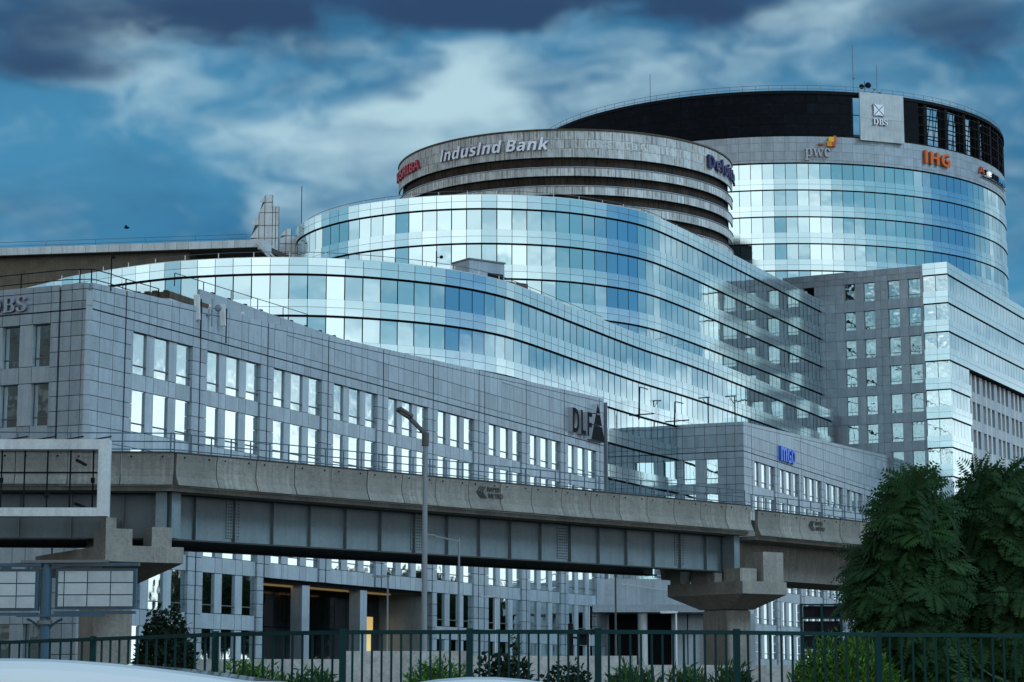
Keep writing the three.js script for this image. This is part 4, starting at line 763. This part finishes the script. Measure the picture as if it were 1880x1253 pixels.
{
  const g = thing('sign_post', 'blue steel post carrying two blank white gridded sign panels at lower left', 'sign', [-8.52, 0, -40]);
  part(g, 'post', bar([0, 0, 0], [0, 3.75, 0], 0.095, 14), M.signBlue); part(g, 'collar', new THREE.CylinderGeometry(0.14, 0.14, 0.07, 14), M.frame, 0, 2.66, 0);
  const panel = (x0, x1, y0, y1, z, ry, cols, skipFirst) => {
    const grp = new THREE.Group(); grp.name = 'sign_panel'; grp.position.set(x0, y0, z); grp.rotation.y = ry; g.add(grp); const w = x1 - x0, h = y1 - y0;
    part(grp, 'frame_back', boxGeo(w, h, 0.1, 0), M.signBlue, w / 2, h / 2, -0.07);
    let x = 0.045; for (const cw of cols) { for (let r = 0; r < 3; r++) part(grp, 'white_sheet', boxGeo(cw - 0.02, (h - 0.08) / 3 - 0.02, 0.02), pick(M.signPanel), x + cw / 2, 0.04 + (r + 0.5) * (h - 0.08) / 3, -0.005); x += cw; }
    part(grp, 'edge_rail', boxGeo(w + 0.1, 0.06, 0.14, 0), M.signBlue, w / 2, h + 0.07, -0.02); part(grp, 'edge_rail', boxGeo(w, 0.05, 0.14, 1), M.signBlue, w / 2, -0.06, -0.02);
  };
  panel(0.17, 1.66, 2.90, 3.64, 0, -0.06, [0.12, 0.43, 0.43, 0.42]); panel(-1.78, -0.12, 2.87, 3.63, 0, -0.04, [0.35, 0.43, 0.43, 0.35]);
  part(g, 'top_beam', beam([-0.45, 3.76, 0.1], [1.15, 3.77, 0.1], 0.05, 0.05), M.frame); part(g, 'lower_beam', beam([-0.5, 2.78, 0.08], [1.1, 2.79, 0.08], 0.06, 0.05), M.signBlue);
  for (const k of [-1, 1]) { const c = new THREE.QuadraticBezierCurve3(new THREE.Vector3(k * 0.05, 2.42, 0), new THREE.Vector3(k * 0.06, 2.62, 0), new THREE.Vector3(k * 0.32, 2.72, 0)); part(g, 'curved_bracket', new THREE.TubeGeometry(c, 10, 0.022, 6), M.signBlue); }
}
function streetLamp(label, base, H, arm, r, mat, head) {
  const g = thing('street_lamp', label, 'street lamp', base), top = new THREE.Vector3(0, H, 0), end = new THREE.Vector3(...arm).add(top);
  part(g, 'pole', new THREE.CylinderGeometry(r * 0.8, r * 1.15, H, 12), M.galv, 0, H / 2, 0);
  part(g, 'arm', beam([0.06, H - 0.15, 0], end.toArray(), r * 1.1, r * 1.3), mat);
  const h = part(g, 'lamp_head', new RoundedBoxGeometry(head[0], head[1], head[2], 3, head[1] * 0.35), mat, ...end.toArray()); h.rotation.set(0, Math.atan2(-arm[2], arm[0]) + Math.PI, 0, 'YXZ'); h.rotation.z = Math.atan2(arm[1], Math.hypot(arm[0], arm[2])) * -0.75;
  part(h, 'lens', boxGeo(head[0] * 0.7, 0.02, head[2] * 0.75, 0), M.lens, 0, -head[1] / 2, 0);
  if (r > 0.06) part(g, 'collar', new THREE.CylinderGeometry(r * 1.3, r * 1.3, 0.4, 12), mat, 0, H - 0.25, 0);
}
streetLamp('tall grey street lamp rising in front of the middle of the viaduct', [-2.64, 0, -66], 9.2, [-0.62, 0.52, 0.35], 0.085, M.lampHead, [0.52, 0.14, 0.3]);
streetLamp('thin street lamp right of the tall one below the viaduct girder', [-2.38, 0, -98], 8.1, [-1.3, 0.12, 0.2], 0.055, M.galv, [0.5, 0.1, 0.18]);
streetLamp('thin street lamp in front of the gap between the pale blocks', [6.62, 0, -140], 8.9, [-1.5, 0.25, 0.2], 0.07, M.galv, [0.55, 0.12, 0.2]);
function tLamp(label, x, z, H, w) { const g = thing('forecourt_lamp', label, 'lamp', [x, 0, z]); part(g, 'pole', bar([0, 0, 0], [0, H, 0], 0.055), M.whitePaint); part(g, 'lamp_arm', boxGeo(w, 0.1, 0.25, 0), M.whitePaint, -w * 0.4, H, 0); part(g, 'lens', boxGeo(w * 0.5, 0.02, 0.2, 0), M.lens, -w * 0.55, H - 0.06, 0); }
tLamp('white flat headed lamp in front of the entrance columns', -7.2, -127, 7.85, 1.0); tLamp('white flat headed lamp below the viaduct left of the dark signal pole', -1.15, -150, 7.6, 1.1); tLamp('white flat headed lamp near the right end of the long pale block', 5.2, -148, 7.0, 1.0); tLamp('bright white flat headed lamp left of the right viaduct pier', 8.0, -107, 5.1, 0.85);
{
  const g = thing('traffic_signal', 'dark signal pole with a black box seen through the fence', 'traffic signal', [1.55, 0, -58]);
  part(g, 'pole', bar([0, 0, 0], [0, 3.15, 0], 0.07, 8), M.black); part(g, 'signal_box', boxGeo(0.24, 0.26, 0.2, 0), M.black, 0.32, 2.72, 0); part(g, 'arm', bar([0, 2.8, 0], [0.32, 2.75, 0], 0.03), M.black); part(g, 'hood', boxGeo(0.26, 0.04, 0.3, 0), M.black, 0.32, 2.87, 0.05);
}
{
  const g = thing('steel_kiosk', 'dark blue steel frame with black panels in front of the far pier', 'kiosk', [15.2, 0, -108]);
  for (const x of [-0.95, 0.05, 1.0]) part(g, 'post', boxGeo(0.12, 5.55, 0.12, 0), M.green, x, 2.78, 0); for (const y of [5.5, 4.85, 4.1, 3.4]) part(g, 'rail', boxGeo(2.05, 0.08, 0.1, 0), M.green, 0.02, y, 0.02);
  for (let i = 0; i < 2; i++) for (let k = 0; k < 3; k++) part(g, 'panel', boxGeo(0.85, 0.64, 0.05, 0), M.black, -0.42 + i * 0.97, 5.12 - k * 0.72 - (k ? 0.02 : 0), -0.1);
}
// entrance canopy between the two pale blocks
{
  const g = thing('entrance_canopy', 'grey entrance canopy on a round column between the two pale blocks', 'canopy', [12.0, 0, -226]);
  part(g, 'canopy_slab', boxGeo(13, 0.75, 7, 1), M.clad[0], 2.6, 9.3, 2); part(g, 'canopy_wall', boxGeo(13, 2.6, 0.3, 2), M.clad[3], 2.6, 11.0, 4.2); part(g, 'column', new THREE.CylinderGeometry(0.5, 0.5, 8.9, 20), M.cladPale[1], 1.2, 4.45, 4.2); part(g, 'back_wall', boxGeo(13, 9, 0.3, 0), M.black, 2.6, 4.5, -1);
  for (let i = 0; i < 5; i++) part(g, 'wall_panel', boxGeo(1.6, 8.9, 0.2), pick(M.clad), 5.2 + i * 1.75, 4.45, i % 2 ? -0.2 : 0.2);
  for (const y of [10.7, 12.1]) part(g, 'handrail', bar([-1, y + 1.0, 5.8], [8.6, y - 0.35, 5.8], 0.06), M.alu);
}
// white boundary wall behind the planting
{
  const g = thing('boundary_wall', 'low white plastered boundary wall behind the hedge', 'wall', [-2, 0, -46]);
  const seg = (x0, x1, h, z = 0) => part(g, 'wall_length', boxGeo(x1 - x0, h, 0.22), M.plaster, (x0 + x1) / 2, h / 2, z, 0);
  seg(-5.2, -1.5, 2.07, 0.1); seg(-1.49, 1.1, 2.24); seg(1.11, 4.6, 2.14, 0.05); seg(4.61, 9.5, 1.95, 0.1); seg(-9.6, -5.21, 1.9);
}
// foreground fence
{
  const posts = [[-330, 1186], [-70, 1180], [170, 1171], [395, 1162], [629, 1157.5], [862, 1157], [1098, 1156.5], [1353, 1158], [1613, 1162], [1885, 1164], [2160, 1166]].map(([px, py]) => { const d = 0.62 * 4050 / (1262 - py); return [(px - 940) / 4040 * d, -d]; });
  const g = thing('steel_fence', 'dark green steel railing fence running across the whole foreground', 'fence', [posts[5][0], 0.14, posts[5][1]]), T0 = 2.12 - 0.14, b = posts[5];
  posts.forEach(([x, z], i) => {
    part(g, 'post', boxGeo(0.072, T0 + 0.02, 0.072, 0), M.green, x - b[0], T0 / 2, z - b[1]);
    if (i + 1 < posts.length) {
      const [x2, z2] = posts[i + 1], q = (t) => [x + (x2 - x) * t - b[0], z + (z2 - z) * t - b[1]];
      for (const y of [T0 - 0.03, 0.18]) part(g, 'rail', beam([q(0.02)[0], y, q(0.02)[1]], [q(0.98)[0], y, q(0.98)[1]], 0.04, 0.045), M.green);
      for (let k = 1; k <= 12; k++) { const [a, c] = q(k / 13); part(g, 'picket', boxGeo(0.024, T0 - 0.24, 0.024, 0), M.green, a, T0 / 2 + 0.08, c); }
    }
  });
}
// ---------------------------------------------------------------- planting
class Leaves {   // many leaf faces in one mesh, with a tint of their own per leaf
  constructor() { this.p = []; this.c = []; this.n = []; }
  quad(o, d, s, w, l, fold, col) {   // leaf from o along d, s = side, folded along its midrib
    const up = new THREE.Vector3().crossVectors(d, s), tip = o.clone().addScaledVector(d, l), mid = o.clone().addScaledVector(d, l * 0.45), a = mid.clone().addScaledVector(s, w).addScaledVector(up, fold * w), b = mid.clone().addScaledVector(s, -w).addScaledVector(up, fold * w);
    for (const [x, y, z] of [[o, a, tip], [o, tip, b]]) { for (const v of [x, y, z]) this.p.push(v.x, v.y, v.z); const nn = new THREE.Vector3().crossVectors(y.clone().sub(x), z.clone().sub(x)).normalize(); for (let i = 0; i < 3; i++) { this.n.push(nn.x, nn.y, nn.z); this.c.push(...col); } }
  }
  geo() { const g = new THREE.BufferGeometry(); g.setAttribute('position', new THREE.Float32BufferAttribute(this.p, 3)); g.setAttribute('normal', new THREE.Float32BufferAttribute(this.n, 3)); g.setAttribute('color', new THREE.Float32BufferAttribute(this.c, 3)); return g; }
}
const V = (x, y, z) => new THREE.Vector3(x, y, z), randDir = () => { const a = rnd() * 6.2832, y = rr(-1, 1), r = Math.sqrt(1 - y * y); return V(r * Math.cos(a), y, r * Math.sin(a)); };
const tint = (s = 0.25) => { const k = 1 + rr(-s, s); return [k * rr(0.85, 1.2), k, k * rr(0.8, 1.1)]; };
const Lm = { tree: leafMat(0.014, 0.050, 0.012), hedge: leafMat(0.07, 0.17, 0.025), grass: leafMat(0.04, 0.105, 0.035), dark: leafMat(0.010, 0.024, 0.011), far: leafMat(0.03, 0.06, 0.025) };
function frond(L, o, dir, len, pairs, col, axis) {   // a feathered leaf: leaflets in pairs along a drooping midrib
  let p = o.clone(); const d = dir.clone().normalize(), step = len / pairs;
  for (let i = 0; i < pairs; i++) {
    d.y -= 0.05; d.normalize(); p = p.clone().addScaledVector(d, step);
    const side = new THREE.Vector3().crossVectors(d, axis).normalize(), t = i / pairs, ll = len * 0.27 * Math.sin(Math.PI * (0.18 + 0.78 * t)) + 0.02, k = tint(0.12).map((v, q) => v * col[q]);
    for (const s of [-1, 1]) { const ld = side.clone().multiplyScalar(s).addScaledVector(d, 0.55).addScaledVector(axis, -0.2 + rr(-0.12, 0.12)).normalize(); const ls = new THREE.Vector3().crossVectors(ld, axis.clone().add(V(rr(-0.25, 0.25), rr(-0.25, 0.25), rr(-0.25, 0.25)))).normalize(); L.quad(p, ld, ls, ll * 0.22, ll, 0.25, k); }
  }
}
function featherTree(label, base, H, spread, clumps, shape) {
  const g = thing('tree', label, 'tree', base, 'feather leaved trees at the right'), L = new Leaves(), limbs = [];
  for (let i = 0; i < clumps; i++) {
    const [x, y, z] = shape(i); const tipP = V(x, y, z), n = 9 + Math.floor(rnd() * 5), col = tint(0.28), out = V(x * 0.6, 0, z * 0.6).normalize();
    const axis = V(out.x * 0.9 + rr(-0.35, 0.35), rr(0.45, 1.1), out.z * 0.9 + rr(-0.1, 0.5)).normalize(), e1 = new THREE.Vector3().crossVectors(axis, V(0, 1, 0.01)).normalize(), e2 = new THREE.Vector3().crossVectors(axis, e1);
    for (let k = 0; k < n; k++) { const a = k / n * 6.2832 + rr(-0.3, 0.3); frond(L, tipP, e1.clone().multiplyScalar(Math.cos(a)).addScaledVector(e2, Math.sin(a)).addScaledVector(axis, rr(0.1, 0.7)), rr(0.32, 0.58) * spread, 10, col, axis); }
    if (i % 3 === 0) { const m = V(x * 0.35, Math.min(y * 0.7, y - 0.5), z * 0.35); limbs.push(bar([0, H * 0.22, 0], m.toArray(), 0.05, 5), bar(m.toArray(), [x, y, z], 0.025, 4)); }
  }
  part(g, 'crown', L.geo(), Lm.tree); part(g, 'trunk', new THREE.CylinderGeometry(0.12, 0.2, H * 0.45, 10), M.bark, 0, H * 0.22, 0); part(g, 'limbs', merge(limbs), M.bark);
}
{
  const blob = (c) => () => { const [cx, cy, cz, rx, ry, rz] = c[Math.floor(rnd() * c.length)]; let d = randDir(); if (d.z < -0.2 && rnd() < 0.7) d.z *= -1; const k = Math.pow(rnd(), 0.30) * (0.86 + 0.22 * Math.sin(d.x * 5 + cx * 9) * Math.sin(d.y * 6 + cy * 7) + 0.1 * Math.sin(d.z * 9)); return [cx + d.x * rx * k, Math.max(0.25, cy + d.y * ry * k), cz + d.z * rz * k]; };
  featherTree('bushy dark green feather leaved tree nearest the viaduct at right', [5.65, 0.1, -30.5], 4.6, 0.90, 330, blob([[0.0, 3.25, 0, 0.6, 0.95, 0.8], [-0.2, 2.4, 0.3, 0.75, 0.8, 0.8], [0.3, 1.3, 0.4, 0.8, 0.9, 0.8], [0.75, 1.5, -0.3, 0.6, 1.0, 0.6], [-0.45, 2.85, 0, 0.4, 0.5, 0.6]]));
  featherTree('taller dark green feather leaved tree at the right picture edge', [7.0, 0.1, -31], 4.8, 0.95, 380, blob([[-0.1, 3.55, 0, 0.95, 0.95, 0.9], [0.2, 2.3, 0.4, 1.1, 1.1, 1.0], [-0.4, 1.4, 0.6, 0.9, 0.9, 0.8], [0.7, 3.0, 0, 0.8, 1.0, 0.9]]));
}
function shrub(label, x, z, w, h, d, n, mat, leafL, leafW, upright, name = 'shrub', group) {
  const g = thing(name, label, 'shrub', [x, 0.05, z], group), L = new Leaves(), stems = [];
  for (let i = 0; i < n; i++) {
    const a = rnd() * 6.2832, r = Math.sqrt(rnd()), lump = 1 + 0.16 * Math.sin(a * 3 + x * 5) * r + rr(-0.1, 0.06), px = Math.cos(a) * r * w, pz = Math.sin(a) * r * d, hy = (h - leafL * 0.6) * Math.sqrt(Math.max(0.05, 1 - r * r * 0.6)) * lump * (0.45 + 0.55 * Math.pow(rnd(), 0.4));
    const dir = randDir(); dir.y = Math.abs(dir.y) * upright + 0.15; dir.normalize(); const s = new THREE.Vector3().crossVectors(dir, randDir()).normalize();
    L.quad(V(px, hy, pz), dir, s, leafW * rr(0.7, 1.3), leafL * rr(0.7, 1.3), 0.3, tint(0.3));
  }
  for (let i = 0; i < 6; i++) stems.push(bar([rr(-0.15, 0.15) * w, 0, rr(-0.1, 0.1)], [rr(-0.7, 0.7) * w, h * rr(0.5, 0.8), rr(-0.5, 0.5) * d], 0.012, 4));
  part(g, 'foliage', L.geo(), mat); part(g, 'stems', merge(stems), M.bark);
}
const px2x = (px, d) => (px - 940) / 4045 * d;
{
  const d = 31;
  shrub('low bright hedge behind the fence below the white wall left of the entrance', px2x(455, d), -d, 0.75, 1.80, 0.5, 5200, Lm.hedge, 0.10, 0.016, 0.9);
  shrub('low hedge right of the first with a spiky plant in it', px2x(575, d), -d, 0.55, 1.72, 0.5, 3400, Lm.grass, 0.14, 0.016, 1.2);
  shrub('rounded bright hedge right of the tall lamp post', px2x(800, d), -d, 0.62, 1.80, 0.5, 5200, Lm.hedge, 0.10, 0.016, 0.9);
  shrub('loose dark leaved bush with a tall shoot in the middle', px2x(925, d), -d - 0.5, 0.55, 2.0, 0.4, 900, Lm.dark, 0.14, 0.035, 0.6);
  shrub('dark low bush around the signal pole', px2x(1045, d), -d, 0.55, 1.75, 0.5, 2800, Lm.dark, 0.09, 0.022, 0.7);
  shrub('long leaved grassy clump below the canopy column', px2x(1160, d), -d, 0.5, 1.78, 0.5, 2600, Lm.grass, 0.22, 0.014, 1.6);
  shrub('long leaved grassy clump left of the right pier', px2x(1260, d), -d, 0.42, 1.72, 0.5, 2200, Lm.grass, 0.22, 0.014, 1.6);
  shrub('long leaved grassy clump in front of the right pier', px2x(1345, d), -d, 0.42, 1.78, 0.5, 2400, Lm.grass, 0.22, 0.014, 1.6);
  shrub('big rounded bright green hedge at the foot of the tree', px2x(1535, d), -d + 1.5, 0.85, 2.12, 0.7, 11000, Lm.hedge, 0.11, 0.014, 1.0);
  shrub('dark round bush tree below the left pier', px2x(300, 44), -44, 0.62, 3.0, 0.6, 4200, Lm.dark, 0.12, 0.035, 0.4);
  // thin shoot of the loose bush
  const g = thing('sapling', 'thin young plant with a few leaves rising above the middle bushes', 'plant', [px2x(938, 33), 0.05, -33]), L = new Leaves(), st = [bar([0, 0, 0], [0.06, 1.5, 0], 0.01, 5), bar([0.06, 1.5, 0], [0.1, 2.25, 0], 0.007, 5)];
  for (let i = 0; i < 90; i++) { const y = rr(0.9, 2.25), dr = randDir(); dr.y = rr(-0.3, 0.5); dr.normalize(); L.quad(V(0.06 + rr(-0.02, 0.04), y, 0), dr, new THREE.Vector3().crossVectors(dr, V(0, 1, 0.2)).normalize(), 0.03, 0.14 * rr(0.6, 1.3), 0.3, tint(0.3)); }
  part(g, 'foliage', L.geo(), Lm.grass); part(g, 'stem', merge(st), M.bark);
}
// street trees out to the right, which the lower windows mirror
{
  const src = new Leaves(); for (let i = 0; i < 5200; i++) { const d = randDir(), k = Math.pow(rnd(), 0.4), p = V(d.x * 5.2 * k + Math.sin(i) * 0.6, 8.6 + d.y * 4.6 * k, d.z * 5 * k), dir = randDir(); src.quad(p, dir, new THREE.Vector3().crossVectors(dir, randDir()).normalize(), 0.28, 0.75, 0.2, tint(0.3)); }
  const cg = src.geo(), tg = new THREE.CylinderGeometry(0.2, 0.34, 6, 9);
  [[78, -236], [88, -252], [97, -268], [108, -284], [118, -300], [130, -318], [84, -226], [112, -268], [142, -300], [126, -282], [98, -244]].forEach(([x, z], i) => { const g = thing('street_tree', 'broad street tree outside the right picture edge, mirrored in the lower windows', 'tree', [x, 0, z], 'street trees beyond the right edge'); g.rotation.y = i * 1.3; g.scale.setScalar(1.25 + 0.2 * ((i * 7) % 5) / 5); part(g, 'crown', cg, Lm.far); part(g, 'trunk', tg, M.bark, 0, 3, 0); });
}
// the dark office tower across the road, behind and left of the camera, that the left windows mirror
{
  const g = thing('office_tower', 'dark office tower across the road, mirrored in the left windows', 'building', [-152, 0, -82]); g.rotation.y = 1.1;
  part(g, 'wall', boxGeo(74, 64, 22, 0), M.brown, 0, 29, 0);
  const gl = boxGeo(3.6, 2.1, 0.2, 0); for (let r = 0; r < 12; r++) for (let c = 0; c < 13; c++) part(g, 'window', gl, M.darkGlass[1], -26.4 + c * 4.4, 4 + r * 4.4, 11.05);
}
// ---------------------------------------------------------------- passing cars and a bird
function car(label, x, z, roof, dirn, len, crown) {
  const g = thing('passing_car', label, 'car', [x, 0, z]); g.rotation.y = dirn > 0 ? 0 : Math.PI; const h = len / 2, r = roof;
  const body = new THREE.Shape(); body.moveTo(-h, 0.35); body.lineTo(-h, 0.62); body.quadraticCurveTo(-h + 0.05, 0.86, -h + 0.9, 0.95); body.lineTo(h - 0.35, 1.0); body.quadraticCurveTo(h, 0.95, h, 0.6); body.lineTo(h - 0.05, 0.35);
  for (const cx of [h - 0.75, -h + 0.8]) { body.lineTo(cx + 0.37, 0.35); body.absarc(cx, 0.33, 0.37, 0.05, Math.PI - 0.05, false); } body.lineTo(-h, 0.35);
  const cab = (i, yb) => { const s = new THREE.Shape(); s.moveTo(-h + 0.95 + i, yb); s.quadraticCurveTo(-h + 1.5 + i, r - 0.22, -h + 1.95, r - 0.055 * crown - i * 0.5); s.bezierCurveTo(-h + 2.5, r + 0.018 * crown - i * 0.5, h - 1.2, r + 0.018 * crown - i * 0.5, h - 0.55 - i * 0.4, r - 0.08 * crown - i * 0.5); s.quadraticCurveTo(h - 0.25 - i, r - 0.35, h - 0.18 - i, yb); s.lineTo(-h + 0.95 + i, yb); return s; };
  const ex = (s, w, b) => { const q = new THREE.ExtrudeGeometry(s, { depth: w - 2 * b, bevelEnabled: true, bevelThickness: b, bevelSize: b, bevelOffset: -b, bevelSegments: 4, curveSegments: 14 }); q.translate(0, 0, -(w - 2 * b) / 2); return q; };
  part(g, 'body', ex(body, 1.72, 0.08), M.carPaint);
  part(g, 'cabin', ex(cab(0, 0.93), 1.5, 0.12), M.carPaint);
  const side = ex(cab(0.13, 1.0), 0.02, 0.004); for (const s of [-1, 1]) part(g, 'side_window', side, M.carGlass, 0, -0.02, s * 0.757);
  for (const cx of [h - 0.75, -h + 0.8]) for (const s of [-1, 1]) { const w = part(g, 'wheel', new THREE.CylinderGeometry(0.32, 0.32, 0.2, 24).rotateX(Math.PI / 2), M.tyre, cx, 0.32, s * 0.74); part(w, 'rim', new THREE.CylinderGeometry(0.2, 0.2, 0.02, 16).rotateX(Math.PI / 2), M.alu, 0, 0, s * 0.1); }
  for (const s of [-1, 1]) { part(g, 'headlight', boxGeo(0.08, 0.14, 0.34, 0), M.lens, -h + 0.06, 0.74, s * 0.6); part(g, 'tail_light', boxGeo(0.06, 0.22, 0.26, 0), M.red, h - 0.02, 0.8, s * 0.66); }
  part(g, 'rear_window', beam([h - 0.52, r - 0.2, 0], [h - 0.22, 1.02, 0], 1.2, 0.03), M.carGlass);
}
car('white hatchback passing at the lower left corner, only its roof in view', -2.35, -8.2, 1.60, 1, 4.0, 1);
car('white car at the bottom centre, only the top of its roof in view', -0.72, -8.6, 1.546, 1, 4.1, 3.2);
{
  const g = thing('bird', 'small dark bird flying in the sky at far left', 'bird', [-27.1, 33.4, -150]);
  const b = new THREE.SphereGeometry(0.12, 10, 6); b.scale(1.7, 0.7, 0.7); part(g, 'body', b, M.black);
  for (const s of [-1, 1]) { const w = new THREE.BufferGeometry(); w.setAttribute('position', new THREE.Float32BufferAttribute([-0.08, 0, 0, 0.14, 0, 0, 0.02, 0.12, s * 0.3, -0.08, 0, 0, 0.02, 0.12, s * 0.3, -0.1, 0.1, s * 0.36], 3)); w.computeVertexNormals(); part(g, 'wing', w, M.black); }
}
scene.traverse((o) => { if (o.isMesh) { o.castShadow = true; o.receiveShadow = true; } });
renderer.render(scene, camera);
